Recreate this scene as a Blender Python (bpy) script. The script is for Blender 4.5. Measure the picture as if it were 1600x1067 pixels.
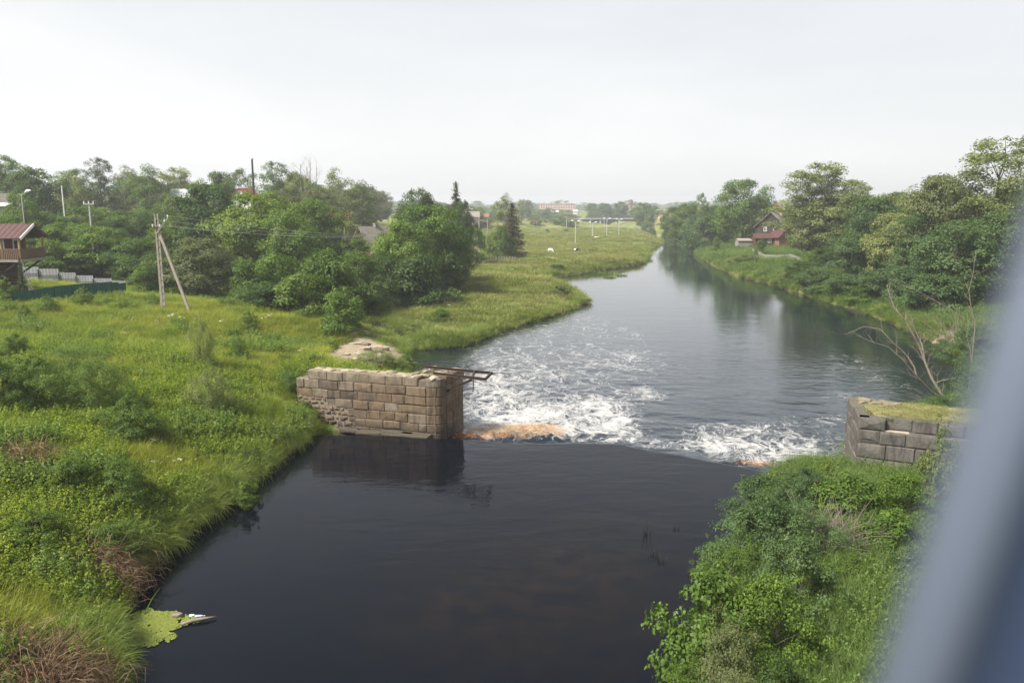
import bpy, bmesh, math, random
import numpy as np
from mathutils import Vector, Matrix

for _o in list(bpy.data.objects):
    bpy.data.objects.remove(_o)
scene = bpy.context.scene

# ------------------------------------------------------------------ camera
F, CX, CY, YH, HC = 1200.0, 800.0, 533.5, 327.0, 12.0      # lens and horizon measured on the photograph (1600 px wide)
TH = math.atan((CY - YH) / F)
FW = np.array([0, math.cos(TH), -math.sin(TH)])
UP = np.array([0, math.sin(TH), math.cos(TH)])
cam_data = bpy.data.cameras.new('camera')
cam_data.sensor_width = 36.0
cam_data.lens = F / 1600.0 * 36.0
cam_data.clip_start = 0.02
cam_data.clip_end = 9000
cam_data.dof.use_dof = True
cam_data.dof.focus_distance = 70.0
cam_data.dof.aperture_fstop = 2.6
cam = bpy.data.objects.new('camera', cam_data)
scene.collection.objects.link(cam)
cam.location = (0, 0, HC)
cam.rotation_euler = (math.pi / 2 - TH, 0, 0)
scene.camera = cam

# ------------------------------------------------------------------ light
SUN_EL, SUN_AZ = math.radians(52), math.radians(-118)       # azimuth from +Y, clockwise: light from the left, a little behind
world = bpy.data.worlds.new('World')
scene.world = world
world.use_nodes = True
wn = world.node_tree
wn.nodes.clear()
w_out = wn.nodes.new('ShaderNodeOutputWorld')
w_bg = wn.nodes.new('ShaderNodeBackground')
w_sky = wn.nodes.new('ShaderNodeTexSky')
w_sky.sky_type = 'NISHITA'
w_sky.sun_disc = False
w_sky.sun_elevation = SUN_EL
w_sky.sun_rotation = SUN_AZ
w_sky.air_density = 1.0
w_sky.dust_density = 2.5
w_tc = wn.nodes.new('ShaderNodeTexCoord')
w_map = wn.nodes.new('ShaderNodeMapping')
w_map.inputs['Scale'].default_value = (1.0, 1.0, 4.5)
w_map.inputs['Location'].default_value = (0.35, 0.2, 0.1)
w_noise = wn.nodes.new('ShaderNodeTexNoise')
w_noise.inputs['Scale'].default_value = 1.5
w_noise.inputs['Detail'].default_value = 6
w_noise.inputs['Roughness'].default_value = 0.5
w_noise.inputs['Distortion'].default_value = 0.4
w_ramp = wn.nodes.new('ShaderNodeMapRange')
w_ramp.inputs['From Min'].default_value = 0.3
w_ramp.inputs['From Max'].default_value = 0.7
w_ramp.inputs['To Min'].default_value = 0.74
w_ramp.inputs['To Max'].default_value = 0.97
w_mix = wn.nodes.new('ShaderNodeMix')
w_mix.data_type = 'RGBA'
w_mix.inputs[7].default_value = (9.7, 9.75, 9.75, 1)        # thin white cloud sheet
wn.links.new(w_tc.outputs['Generated'], w_map.inputs['Vector'])
wn.links.new(w_map.outputs[0], w_noise.inputs['Vector'])
wn.links.new(w_noise.outputs['Fac'], w_ramp.inputs['Value'])
w_sep = wn.nodes.new('ShaderNodeSeparateXYZ')               # the sheet thins out overhead, where blue shows through
wn.links.new(w_tc.outputs['Generated'], w_sep.inputs[0])
w_el = wn.nodes.new('ShaderNodeMapRange')
for _k, _v in (('From Min', 0.08), ('From Max', 0.60), ('To Min', 1.0), ('To Max', 0.52)): w_el.inputs[_k].default_value = _v
wn.links.new(w_sep.outputs['Z'], w_el.inputs['Value'])
w_mul = wn.nodes.new('ShaderNodeMath'); w_mul.operation = 'MULTIPLY'
wn.links.new(w_ramp.outputs[0], w_mul.inputs[0]); wn.links.new(w_el.outputs[0], w_mul.inputs[1])
wn.links.new(w_mul.outputs[0], w_mix.inputs[0])
wn.links.new(w_sky.outputs[0], w_mix.inputs[6])
wn.links.new(w_mix.outputs[2], w_bg.inputs['Color'])
w_bg.inputs['Strength'].default_value = 0.055
wn.links.new(w_bg.outputs[0], w_out.inputs[0])

sun_data = bpy.data.lights.new('sun', 'SUN')
sun_data.energy = 4.6
sun_data.angle = math.radians(11)
sun_data.color = (1.0, 0.95, 0.86)
sun = bpy.data.objects.new('sun', sun_data)
scene.collection.objects.link(sun)
sun_dir = Vector((math.sin(SUN_AZ) * math.cos(SUN_EL), math.cos(SUN_AZ) * math.cos(SUN_EL), math.sin(SUN_EL)))
sun.rotation_euler = sun_dir.to_track_quat('Z', 'Y').to_euler()

vs = scene.view_settings
vs.view_transform = 'Standard'
vs.look = 'None'
vs.exposure = 1.0
vs.gamma = 1.0
vs.use_curve_mapping = False
cy = scene.cycles
cy.max_bounces = 6
cy.diffuse_bounces = 3
cy.glossy_bounces = 3
cy.transmission_bounces = 4
cy.volume_bounces = 0
cy.transparent_max_bounces = 6
cy.caustics_reflective = False
cy.caustics_refractive = False
cy.use_denoising = True
HAZE = 0.0005

# ------------------------------------------------------------------ pixel <-> place
def ray(px, py):
    return FW * F + np.array([1.0, 0, 0]) * (px - CX) - UP * (py - CY)
def P(px, py, z=0.0):                 # the place on the level z that shows at a pixel of the photograph
    d = ray(px, py)
    return np.array([0, 0, HC]) + d * ((z - HC) / d[2])
def PD(px, py, y):                    # the place y metres ahead
    d = ray(px, py)
    return np.array([0, 0, HC]) + d * (y / d[1])
def project(x, y, z):
    k = y * FW[1] + (z - HC) * FW[2]
    k = np.where(np.abs(k) < 1e-6, 1e-6, k)
    return CX + F * x / k, CY - F * (y * UP[1] + (z - HC) * UP[2]) / k

# ------------------------------------------------------------------ numpy noise
def _hash(ix, iy, seed):
    h = (ix.astype(np.int64) * 374761393 + iy.astype(np.int64) * 668265263 + seed * 974634533) & 0x7fffffff
    h = ((h ^ (h >> 13)) * 1274126177) & 0x7fffffff
    return ((h ^ (h >> 16)) & 0xffff) / 65535.0
def vnoise(x, y, seed=0):
    ix, iy = np.floor(x), np.floor(y)
    fx, fy = x - ix, y - iy
    fx, fy = fx * fx * (3 - 2 * fx), fy * fy * (3 - 2 * fy)
    a, b = _hash(ix, iy, seed), _hash(ix + 1, iy, seed)
    c, d = _hash(ix, iy + 1, seed), _hash(ix + 1, iy + 1, seed)
    return (a + (b - a) * fx) * (1 - fy) + (c + (d - c) * fx) * fy
def fbm(x, y, seed=0, octv=4):
    s, a, t = 0, 0.5, 0
    for i in range(octv):
        s = s + a * vnoise(x * 2 ** i, y * 2 ** i, seed + i)
        t += a
        a *= 0.5
    return s / t
def sstep(a, b, x):
    t = np.clip((x - a) / (b - a), 0, 1)
    return t * t * (3 - 2 * t)

# ------------------------------------------------------------------ object helpers
COL = scene.collection
def link(o, parent=None):
    COL.objects.link(o)
    if parent is not None:
        o.parent = parent
    return o
def tag(o, label=None, cat=None, group=None, kind=None):
    if label: o['label'] = label
    if cat: o['category'] = cat
    if group: o['group'] = group
    if kind: o['kind'] = kind
    return o
def empty(name, loc=(0, 0, 0), rz=0.0):
    o = bpy.data.objects.new(name, None)
    o.empty_display_size = 0.3
    o.location = loc
    o.rotation_euler = (0, 0, rz)
    return link(o)
def np_mesh(name, V, faces_flat, nper, mats=(), attrs=None, smooth=False):
    me = bpy.data.meshes.new(name)
    V = np.asarray(V, np.float32)
    faces_flat = np.asarray(faces_flat, np.int32).ravel()
    nf = len(faces_flat) // nper
    me.vertices.add(len(V)); me.vertices.foreach_set('co', V.ravel())
    me.loops.add(len(faces_flat)); me.loops.foreach_set('vertex_index', faces_flat)
    me.polygons.add(nf)
    me.polygons.foreach_set('loop_start', np.arange(nf, dtype=np.int32) * nper)
    if smooth:
        me.polygons.foreach_set('use_smooth', np.ones(nf, bool))
    for m in mats: me.materials.append(m)
    for an, (dom, arr) in (attrs or {}).items():
        a = me.attributes.new(an, 'FLOAT', dom)
        a.data.foreach_set('value', np.asarray(arr, np.float32))
    me.update(calc_edges=True)
    me.validate()
    return me
def grid_faces(ny, nx):
    i = np.arange(ny - 1)[:, None] * nx + np.arange(nx - 1)[None, :]
    return np.stack([i, i + 1, i + nx + 1, i + nx], -1).reshape(-1, 4)

class MB:
    """collects simple solids; build() links them as one mesh object"""
    def __init__(self): self.v, self.f = [], []
    def add(self, vs, fs):
        n = len(self.v)
        self.v += [tuple(map(float, p)) for p in vs]
        self.f += [tuple(n + i for i in f) for f in fs]
        return self
    def box(self, c, s, rz=0.0, M=None):
        vs = []
        for x, y, z in ((-1,-1,-1),(1,-1,-1),(1,1,-1),(-1,1,-1),(-1,-1,1),(1,-1,1),(1,1,1),(-1,1,1)):
            p = Vector((x*s[0]/2, y*s[1]/2, z*s[2]/2))
            if rz: p = Matrix.Rotation(rz, 3, 'Z') @ p
            if M is not None: p = M @ p
            vs.append(Vector(c) + p)
        return self.add(vs, [(0,3,2,1),(4,5,6,7),(0,1,5,4),(1,2,6,5),(2,3,7,6),(3,0,4,7)])
    def beam(self, p, q, w, h, up=(0, 0, 1)):
        p, q = Vector(p), Vector(q)
        t = (q - p).normalized()
        s = t.cross(Vector(up))
        if s.length < 1e-4: s = t.cross(Vector((1, 0, 0)))
        s.normalize(); u = s.cross(t)
        vs = [b + s*(a*w/2) + u*(c*h/2) for b in (p, q) for a, c in ((-1,-1),(1,-1),(1,1),(-1,1))]
        return self.add(vs, [(0,1,2,3),(7,6,5,4),(0,4,5,1),(1,5,6,2),(2,6,7,3),(3,7,4,0)])
    def ibeam(self, p, q, w, h, t=0.02):
        p, q = Vector(p), Vector(q)
        d = (q - p).normalized(); s = d.cross(Vector((0, 0, 1))).normalized(); u = s.cross(d)
        self.beam(p + u*(h/2 - t/2), q + u*(h/2 - t/2), w, t, u)
        self.beam(p - u*(h/2 - t/2), q - u*(h/2 - t/2), w, t, u)
        return self.beam(p, q, t, h - 2*t, u)
    def tube(self, pts, rad, n=6, cap=True):
        pts = [Vector(p) for p in pts]
        if not hasattr(rad, '__len__'): rad = [rad]*len(pts)
        vs, fs, ref = [], [], None
        for i, p in enumerate(pts):
            t = (pts[min(i+1, len(pts)-1)] - pts[max(i-1, 0)]).normalized()
            if ref is None: ref = Vector((1, 0, 0)) if abs(t.x) < 0.8 else Vector((0, 1, 0))
            a = (ref - t*ref.dot(t)).normalized(); ref = a; b = t.cross(a)
            for k in range(n):
                an = 2*math.pi*k/n
                vs.append(p + (a*math.cos(an) + b*math.sin(an))*rad[i])
        for i in range(len(pts)-1):
            for k in range(n):
                k2 = (k+1) % n
                fs.append((i*n+k, i*n+k2, (i+1)*n+k2, (i+1)*n+k))
        if cap:
            fs.append(tuple(range(n-1, -1, -1)))
            fs.append(tuple((len(pts)-1)*n + k for k in range(n)))
        return self.add(vs, fs)
    def prism(self, poly, p0, ex):          # poly: list of 3-D points, extruded by ex
        n = len(poly); ex = Vector(ex)
        vs = [Vector(p0) + Vector(p) for p in poly]; vs += [p + ex for p in vs]
        fs = [tuple(range(n-1, -1, -1)), tuple(range(n, 2*n))] + [(i, (i+1) % n, n+(i+1) % n, n+i) for i in range(n)]
        return self.add(vs, fs)
    def mesh(self, name, mat, smooth=False, recalc=True):
        me = bpy.data.meshes.new(name)
        me.from_pydata(self.v, [], self.f)
        if recalc:
            bm = bmesh.new(); bm.from_mesh(me)
            bmesh.ops.recalc_face_normals(bm, faces=bm.faces)
            bm.to_mesh(me); bm.free()
        if mat: me.materials.append(mat)
        if smooth: me.polygons.foreach_set('use_smooth', [True]*len(me.polygons))
        return me
    def build(self, name, mat, parent=None, smooth=False):
        return link(bpy.data.objects.new(name, self.mesh(name, mat, smooth)), parent)
def inst(name, me, parent=None, loc=(0,0,0), rot=(0,0,0), scale=(1,1,1)):
    o = bpy.data.objects.new(name, me)
    o.location, o.rotation_euler, o.scale = loc, rot, scale
    return link(o, parent)

# ------------------------------------------------------------------ materials
def nodes_of(name):
    m = bpy.data.materials.new(name); m.use_nodes = True
    nt = m.node_tree; nt.nodes.clear()
    out = nt.nodes.new('ShaderNodeOutputMaterial')
    return m, nt, out
def N(nt, typ, **kw):
    n = nt.nodes.new(typ)
    for k, v in kw.items():
        if k in n.inputs: n.inputs[k].default_value = v
        else: setattr(n, k, v)
    return n
def mixc(nt, fac, a, b, blend='MIX'):
    n = nt.nodes.new('ShaderNodeMix'); n.data_type = 'RGBA'; n.blend_type = blend
    for i, s in ((0, fac), (6, a), (7, b)):
        if isinstance(s, (int, float)): n.inputs[i].default_value = s
        elif isinstance(s, tuple): n.inputs[i].default_value = s if len(s) == 4 else (*s, 1)
        else: nt.links.new(s, n.inputs[i])
    return n.outputs[2]
def mrange(nt, val, a, b, c=0.0, d=1.0, smooth=False):
    n = nt.nodes.new('ShaderNodeMapRange')
    if smooth: n.interpolation_type = 'SMOOTHSTEP'
    nt.links.new(val, n.inputs['Value'])
    for k, v in (('From Min', a), ('From Max', b), ('To Min', c), ('To Max', d)): n.inputs[k].default_value = v
    return n.outputs[0]
def mth(nt, op, a, b=None):
    n = nt.nodes.new('ShaderNodeMath'); n.operation = op
    for i, s in ((0, a), (1, b)):
        if s is None: continue
        if isinstance(s, (int, float)): n.inputs[i].default_value = s
        else: nt.links.new(s, n.inputs[i])
    return n.outputs[0]
def noise(nt, vec, scale, detail=4, rough=0.55, dist=0.0, map_scale=None, rot=None):
    if map_scale is not None or rot is not None:
        mp = nt.nodes.new('ShaderNodeMapping')
        if map_scale: mp.inputs['Scale'].default_value = map_scale
        if rot: mp.inputs['Rotation'].default_value = rot
        nt.links.new(vec, mp.inputs['Vector']); vec = mp.outputs[0]
    n = nt.nodes.new('ShaderNodeTexNoise')
    for k, v in (('Scale', scale), ('Detail', detail), ('Roughness', rough), ('Distortion', dist)): n.inputs[k].default_value = v
    nt.links.new(vec, n.inputs['Vector'])
    return n.outputs['Fac']
def world_pos(nt):
    return nt.nodes.new('ShaderNodeNewGeometry').outputs['Position']
def simple(name, col, rough=0.7, var=0.25, scale=3.0, metal=0.0, bump=0.15, spec=0.3, obj_var=0.0, col2=None, coat=0.0):
    m, nt, out = nodes_of(name)
    b = N(nt, 'ShaderNodeBsdfPrincipled', Roughness=rough, Metallic=metal)
    b.inputs['Specular IOR Level'].default_value = spec
    b.inputs['Coat Weight'].default_value = coat
    tc = nt.nodes.new('ShaderNodeTexCoord')
    nz = noise(nt, tc.outputs['Object'], scale, 6, 0.6)
    d = tuple(c*(1-var) for c in col); l = tuple(min(1, c*(1+var)) for c in (col2 or col))
    c = mixc(nt, mrange(nt, nz, 0.3, 0.7), d, l)
    if obj_var:
        oi = nt.nodes.new('ShaderNodeObjectInfo')
        c = mixc(nt, 1.0, c, mixc(nt, oi.outputs['Random'], (1-obj_var,)*3, (1+obj_var,)*3), 'MULTIPLY')
    nt.links.new(c, b.inputs['Base Color'])
    if bump:
        bp = N(nt, 'ShaderNodeBump', Strength=bump, Distance=0.03)
        nt.links.new(nz, bp.inputs['Height']); nt.links.new(bp.outputs[0], b.inputs['Normal'])
    nt.links.new(b.outputs[0], out.inputs[0])
    return m
def leafy(name, dark, mid, light, trans=0.35, obj_var=0.3, patch=0.0, patch_col=None, patch_scale=0.15):
    """leaf or blade: diffuse + translucent, each leaf and each plant a little different in hue"""
    m, nt, out = nodes_of(name)
    at = N(nt, 'ShaderNodeAttribute', attribute_name='rnd')
    oi = nt.nodes.new('ShaderNodeObjectInfo')
    r = nt.nodes.new('ShaderNodeValToRGB')
    r.color_ramp.elements[0].color = (*dark, 1); r.color_ramp.elements[1].color = (*light, 1)
    e = r.color_ramp.elements.new(0.55); e.color = (*mid, 1)
    v = mth(nt, 'ADD', mth(nt, 'MULTIPLY', at.outputs['Fac'], 1 - obj_var), mth(nt, 'MULTIPLY', oi.outputs['Random'], obj_var))
    nt.links.new(v, r.inputs[0])
    c = r.outputs[0]
    if patch:
        nz = noise(nt, world_pos(nt), patch_scale, 3, 0.6)
        c = mixc(nt, mrange(nt, nz, 0.45, 0.62, 0, patch), c, patch_col)
    d = N(nt, 'ShaderNodeBsdfPrincipled', Roughness=0.55)
    d.inputs['Specular IOR Level'].default_value = 0.25
    t = N(nt, 'ShaderNodeBsdfTranslucent')
    nt.links.new(c, d.inputs['Base Color'])
    nt.links.new(mixc(nt, 1.0, c, (1.15, 1.25, 0.6), 'MULTIPLY'), t.inputs['Color'])
    mx = N(nt, 'ShaderNodeMixShader'); mx.inputs[0].default_value = trans
    nt.links.new(d.outputs[0], mx.inputs[1]); nt.links.new(t.outputs[0], mx.inputs[2])
    nt.links.new(mx.outputs[0], out.inputs[0])
    return m
# ================================================================== THE LAND
ZL = -0.5                                                    # water level below the weir
weir_px = [(560,676),(690,682),(705,682),(760,686),(850,690),(900,688),(970,691),(1010,699),(1060,706),(1100,715),(1150,725),(1210,737),(1345,762),(1700,835)]
weir = np.array([P(a, b, 0.0)[:2] for a, b in weir_px])
def weir_y(x): return np.interp(x, weir[:, 0], weir[:, 1])
left_px = [(225,1067,0),(214,1000,0),(240,930,0),(262,890,0),(310,848,0),(350,815,0),(400,770,0),(460,722,0),(505,690,0),(518,668,0)]
inlet_px = [(640,592,ZL),(642,560,ZL),(636,545,ZL),(600,532,ZL),(566,526,ZL),(540,519,ZL),(520,508,ZL),(548,503,ZL),(600,507,ZL),(640,520,ZL),(640,538,ZL)]
mead_px = [(665,546,ZL),(720,543,ZL),(752,531,ZL),(790,515,ZL),(830,503,ZL),(860,495,ZL),(890,484,ZL),(917,475,ZL),(902,463,ZL),(880,452,ZL),(860,449,ZL),
           (848,442,ZL),(868,434,ZL),(900,429,ZL),(930,424,ZL),(975,417,ZL),(1000,413,ZL),(1015,404,ZL),(1008,397,ZL),(1020,389,ZL),(1032,382,ZL),(1033,375,ZL)]
right_px = [(1050,371,ZL),(1085,379,ZL),(1100,385,ZL),(1088,391,ZL),(1086,396,ZL),(1105,410,ZL),(1122,419,ZL),(1145,430,ZL),(1175,438,ZL),(1200,443,ZL),(1230,453,ZL),
            (1258,462,ZL),(1300,474,ZL),(1340,487,ZL),(1385,502,ZL),(1440,526,ZL),(1500,560,ZL),(1560,612,ZL),(1560,640,ZL)]
nearr_px = [(1345,735,0),(1215,733,0),(1175,752,0),(1150,790,0),(1128,850,0),(1110,900,0),(1075,985,0),(1040,1067,0)]
_pl = [(-9.0, -60), (-9.3, 8)] + [tuple(P(*q)[:2] - np.array([0.75, 0])) for q in left_px] + [(-7.5, 41.5), (-5.5, 43.5)] + [tuple(P(*q)[:2]) for q in inlet_px + mead_px] + [(70, 420), (66, 520), (60, 640), (40, 800), (-40, 1000)]
_pr = [(-10, 1010), (60, 820), (76, 650), (80, 520), (82, 420)] + [tuple(P(*q)[:2]) for q in right_px] + [(17.2, 38.0), (17.0, 35.5)] + [tuple(P(*q)[:2] + np.array([1.0, 0])) for q in nearr_px] + [(3.4, 8), (3.2, -60)]
shore = np.array(_pl + _pr)
def water_dist(x, y):
    """signed distance to the shoreline, positive on land"""
    x, y = np.asarray(x, float), np.asarray(y, float)
    best = np.full(x.shape, 1e18); inside = np.zeros(x.shape, bool)
    n = len(shore)
    for i in range(n):
        ax, ay = shore[i]; bx, by = shore[(i + 1) % n]
        dx, dy = bx - ax, by - ay
        t = np.clip(((x - ax)*dx + (y - ay)*dy) / (dx*dx + dy*dy + 1e-12), 0, 1)
        best = np.minimum(best, (x - ax - t*dx)**2 + (y - ay - t*dy)**2)
        if ay != by:
            inside ^= ((ay > y) != (by > y)) & (x < (bx - ax)*(y - ay)/(by - ay) + ax)
    d = np.sqrt(best)
    return np.where(inside, -d, d)
_ctl = [(0,1067,2.3),(0,900,3.0),(0,700,3.5),(0,560,3.7),(0,485,3.8),(100,475,3.7),(150,468,3.7),(255,480,3.5),(330,480,3.3),(400,495,3.0),(300,560,3.3),(440,600,3.0),(350,700,2.8),
        (200,850,2.5),(460,545,2.7),(500,545,2.0),(530,540,1.0),(575,552,0.55),(600,575,0.8),(470,575,2.7),(480,640,2.7),(120,780,3.2),(150,960,1.6),(420,700,2.0),
        (680,478,0.7),(760,480,0.6),(720,505,0.4),(850,400,0.9),(900,420,0.7),(900,390,1.0),(800,410,1.3),(950,370,0.9),(740,420,1.4),(840,470,0.3),(960,400,0.5),(880,362,1.0),(990,385,0.5),
        (1140,410,0.8),(1180,420,1.4),(1160,392,2.2),(1120,395,1.4),(1480,515,1.0),(1420,480,1.5),(1300,450,1.4),(1350,465,1.2),(1500,545,1.2)]
ctl = np.array([P(*q) for q in _ctl] + [(-47,65,3.7),(-41,72,3.7),(-50,84,4.0),(-44,86,2.9),(-36,82,2.6),(-60,100,4.5),(-110,150,7.0),(-60,160,5.0),(-30,130,3.2),(-22,95,1.6),(-26,82,1.4),(-16,84,0.9),
        (-150,250,10),(-60,300,7),(-22,250,3),(-200,400,12),(-40,450,5),(-300,700,14),(0,700,3),(70,205,3.4),(60,150,2.6),(58,120,2.4),(72,100,3),(90,150,4),(130,160,5),(35,48,2.4),(24,35,2.6),
        (13,27,0.7),(16,31,0.7),(22,30,1.6),(9,18,1.2),(25,20,3),(30,10,4),(6,5,1.5),(-14,5,1.8),(-30,8,3.2),(100,300,4),(92,380,3),(200,400,9),(110,520,3),(300,800,14),(0,1500,9),(900,1500,16),(-900,1500,16),
        (0,3500,14),(-2500,3500,20),(2500,3500,20),(-600,300,18),(600,300,16),(-60,30,4.5),(80,40,5)], float)
def upland(x, y):
    yy = np.maximum(y, 0) + 25.0
    u, v = x / yy, np.log(yy) * 1.3
    cu, cv = ctl[:, 0] / (np.maximum(ctl[:, 1], 0) + 25.0), np.log(np.maximum(ctl[:, 1], 0) + 25.0) * 1.3
    sw, sz = 0, 0
    for i in range(len(ctl)):
        w = 1.0 / ((u - cu[i])**2 + (v - cv[i])**2 + 0.0012)**1.7
        sw = sw + w; sz = sz + w * ctl[i, 2]
    return sz / sw
def ground(x, y, detail=True):
    x, y = np.atleast_1d(np.asarray(x, float)), np.atleast_1d(np.asarray(y, float))
    d = water_dist(x, y)
    d = d + (fbm(x/1.3, y/1.3, 3) - 0.5) * np.clip(0.5 + y/300, 0.5, 1.5) * (y < 700)
    lev = np.where((y - weir_y(x) > 0.2), ZL, 0.0)
    top = upland(x, y)
    near_r = (x > 0) & (y < 40)
    wdt = np.where(x < -5, np.where(y < 60, 3.2, 2.5), np.where(near_r, 1.6, np.where(x > 30, 5.0, 1.5)))
    wdt = np.where((x > -12) & (x < 50) & (y > 60), 2.0, wdt)
    k = 1 - np.exp(-np.maximum(d, 0) / wdt)
    land = lev + 0.12 + np.maximum(top - lev - 0.12, 0.15) * k
    if detail:
        land = land + (fbm(x/2.2, y/2.2, 11) - 0.5) * np.clip(d*0.3, 0, 0.55) + (fbm(x/14, y/14, 21) - 0.5) * np.clip(d*0.1, 0, 0.9)
    bed = lev - np.clip(0.25 - d*0.45, 0.15, 1.6)
    z = np.where(d > 0, land, bed + np.clip(0.3 + d, 0, 0.3) * 1.1)
    return z
def gz(x, y): return float(ground(x, y)[0])

def spaced(lo, hi, fine, f0, f1, grow):
    """grid lines: step `fine` from f0 to f1, growing outwards"""
    mid = list(np.arange(f0, f1 + 1e-6, fine))
    a, s = f1, fine
    up_ = []
    while a < hi:
        s *= grow; a += s; up_.append(a)
    a, s = f0, fine
    dn = []
    while a > lo:
        s *= grow; a -= s; dn.append(a)
    return np.array(dn[::-1] + mid + up_)
gx = spaced(-2600, 2600, 0.5, -52, 40, 1.045)
gy = spaced(-40, 2700, 0.5, 14, 92, 1.028)
GX, GY = np.meshgrid(gx, gy)
GZ = ground(GX.ravel(), GY.ravel())
WD = water_dist(GX.ravel(), GY.ravel())
def blob(x, y, cx, cy, rx, ry, rot=0.0):
    c, s = math.cos(rot), math.sin(rot)
    a, b = (x - cx)*c + (y - cy)*s, -(x - cx)*s + (y - cy)*c
    return np.exp(-((a/rx)**2 + (b/ry)**2))
def pblob(x, y, px, py, rpx, rpy, z=0.0):
    c = P(px, py, z)
    lo, hi = P(px, py + rpy, z), P(px, py - rpy, z)
    return blob(x, y, c[0], c[1], rpx*c[1]/F, (hi[1] - lo[1])/2, 0)
def bare(x, y):
    b = 0
    for q in [(640,480,30,3,.7),(690,474,30,3,.7),(1478,514,26,6,.8),(1515,524,26,7,.8),(560,550,42,18,.6),(608,548,36,12,.55),(540,566,34,16,.6),(572,566,36,12,.6)]:
        b = np.maximum(b, pblob(x, y, *q))
    return b
def deadpatch(x, y):
    b = 0
    for q in [(150,790,38,14,3),(235,815,36,24,2.8),(85,1030,120,42,1.7),(40,705,30,8,3.4),(215,765,16,9,3),(290,870,14,8,2.3)]:
        b = np.maximum(b, pblob(x, y, *q))
    return b
DIRT = bare(GX.ravel(), GY.ravel()) + np.where((WD < 0.25) & (GY.ravel() < 700), 0.8, 0)
DEAD = deadpatch(GX.ravel(), GY.ravel())

def ground_material():
    m, nt, out = nodes_of('ground_soil_and_turf')
    pos = world_pos(nt)
    n1 = noise(nt, pos, 0.05, 5, 0.6); n2 = noise(nt, pos, 0.7, 5, 0.65); n3 = noise(nt, pos, 6.0, 4, 0.7)
    n4 = noise(nt, pos, 0.035, 4, 0.6, 0.5, (1.0, 2.2, 1.0))
    c = mixc(nt, mrange(nt, n2, 0.35, 0.65), (0.08, 0.12, 0.02), (0.14, 0.18, 0.032))
    c = mixc(nt, mrange(nt, n1, 0.4, 0.6, 0, .8), c, (0.12, 0.17, 0.035))
    c = mixc(nt, mrange(nt, n4, 0.46, 0.6, 0, .85), c, (0.26, 0.215, 0.09))
    c = mixc(nt, mrange(nt, n3, 0.5, 0.8, 0, .45), c, (0.04, 0.06, 0.012))
    dirt = N(nt, 'ShaderNodeAttribute', attribute_name='dirt')
    dv = mth(nt, 'ADD', dirt.outputs['Fac'], mth(nt, 'MULTIPLY', mth(nt, 'SUBTRACT', n2, 0.5), 0.9))
    soil = mixc(nt, mrange(nt, n3, 0.3, 0.7), (0.20, 0.155, 0.105), (0.40, 0.33, 0.25))
    wet = mixc(nt, mrange(nt, n3, 0.3, 0.7), (0.03, 0.025, 0.016), (0.07, 0.055, 0.035))
    low = N(nt, 'ShaderNodeAttribute', attribute_name='shore')
    soil = mixc(nt, low.outputs['Fac'], soil, wet)
    c = mixc(nt, mrange(nt, dv, 0.42, 0.6), c, soil)
    dead = N(nt, 'ShaderNodeAttribute', attribute_name='dead')
    c = mixc(nt, mrange(nt, dead.outputs['Fac'], 0.3, 0.7), c, mixc(nt, n3, (0.07, 0.045, 0.025), (0.17, 0.115, 0.06)))
    b = N(nt, 'ShaderNodeBsdfPrincipled', Roughness=0.95)
    b.inputs['Specular IOR Level'].default_value = 0.1
    nt.links.new(c, b.inputs['Base Color'])
    bp = N(nt, 'ShaderNodeBump', Strength=0.7, Distance=0.15)
    nt.links.new(mth(nt, 'ADD', n2, n3), bp.inputs['Height']); nt.links.new(bp.outputs[0], b.inputs['Normal'])
    nt.links.new(b.outputs[0], out.inputs[0])
    return m
SHOREA = np.where((WD < 0.35) & (bare(GX.ravel(), GY.ravel()) < 0.3), 1.0, 0.0)
me = np_mesh('ground', np.stack([GX.ravel(), GY.ravel(), GZ], 1), grid_faces(len(gy), len(gx)), 4, [ground_material()],
             {'dirt': ('POINT', DIRT), 'dead': ('POINT', DEAD), 'shore': ('POINT', SHOREA)}, True)
tag(link(bpy.data.objects.new('ground', me)), kind='structure')

# ================================================================== THE RIVER
foam_px = [(765,674,50,10,1.3),(800,664,70,18,1.1),(870,655,85,22,.85),(960,655,38,26,1.5),(935,632,55,16,.95),(905,672,90,10,1.2),(830,600,110,36,.55),(775,622,55,34,.75),(890,575,110,30,.42),
           (850,532,110,26,.5),(900,502,110,16,.34),(1010,560,70,24,.3),(970,562,60,22,.45),(780,560,70,28,.4),(1005,615,36,12,.95),(975,520,60,12,.4),(760,590,40,30,.6),(830,640,100,18,.9),
           (1115,690,55,18,1.4),(1160,668,75,8,1.2),(1190,700,85,16,1.15),(1260,690,80,22,.8),(1180,720,44,8,1.3),(1290,655,70,10,.7),(1340,625,60,18,.5),(1050,697,70,6,1.0),(965,688,110,3,1.0),
           (1230,715,60,12,.9),(1275,575,80,12,.3),(1330,560,60,18,.35),(880,480,100,14,.22),(1390,600,50,25,.4)]
tan_px = [(760,678,56,9,1.15),(800,673,60,13,1.1),(848,671,46,11,.85),(730,681,30,5,1.0),(1182,724,36,7,1.0)]
def blobs(x, y, table, z=ZL):
    s = np.zeros_like(x)
    for px, py, rx, ry, k in table:
        s = s + k * pblob(x, y, px, py, rx, ry, z)
    return s
wx = spaced(-1500, 1500, 0.11, -6.5, 17.5, 1.06)
wy = spaced(-60, 1600, 0.11, 31.0, 50.0, 1.03)
WX, WY = np.meshgrid(wx, wy)
X, Y = WX.ravel(), WY.ravel()
S = Y - weir_y(X) + (fbm(X/1.7, Y/9, 61) - 0.5) * 0.5
FO = (1 - np.exp(-0.40*blobs(X, Y, foam_px))) * sstep(-0.15, 0.45, S)
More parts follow.
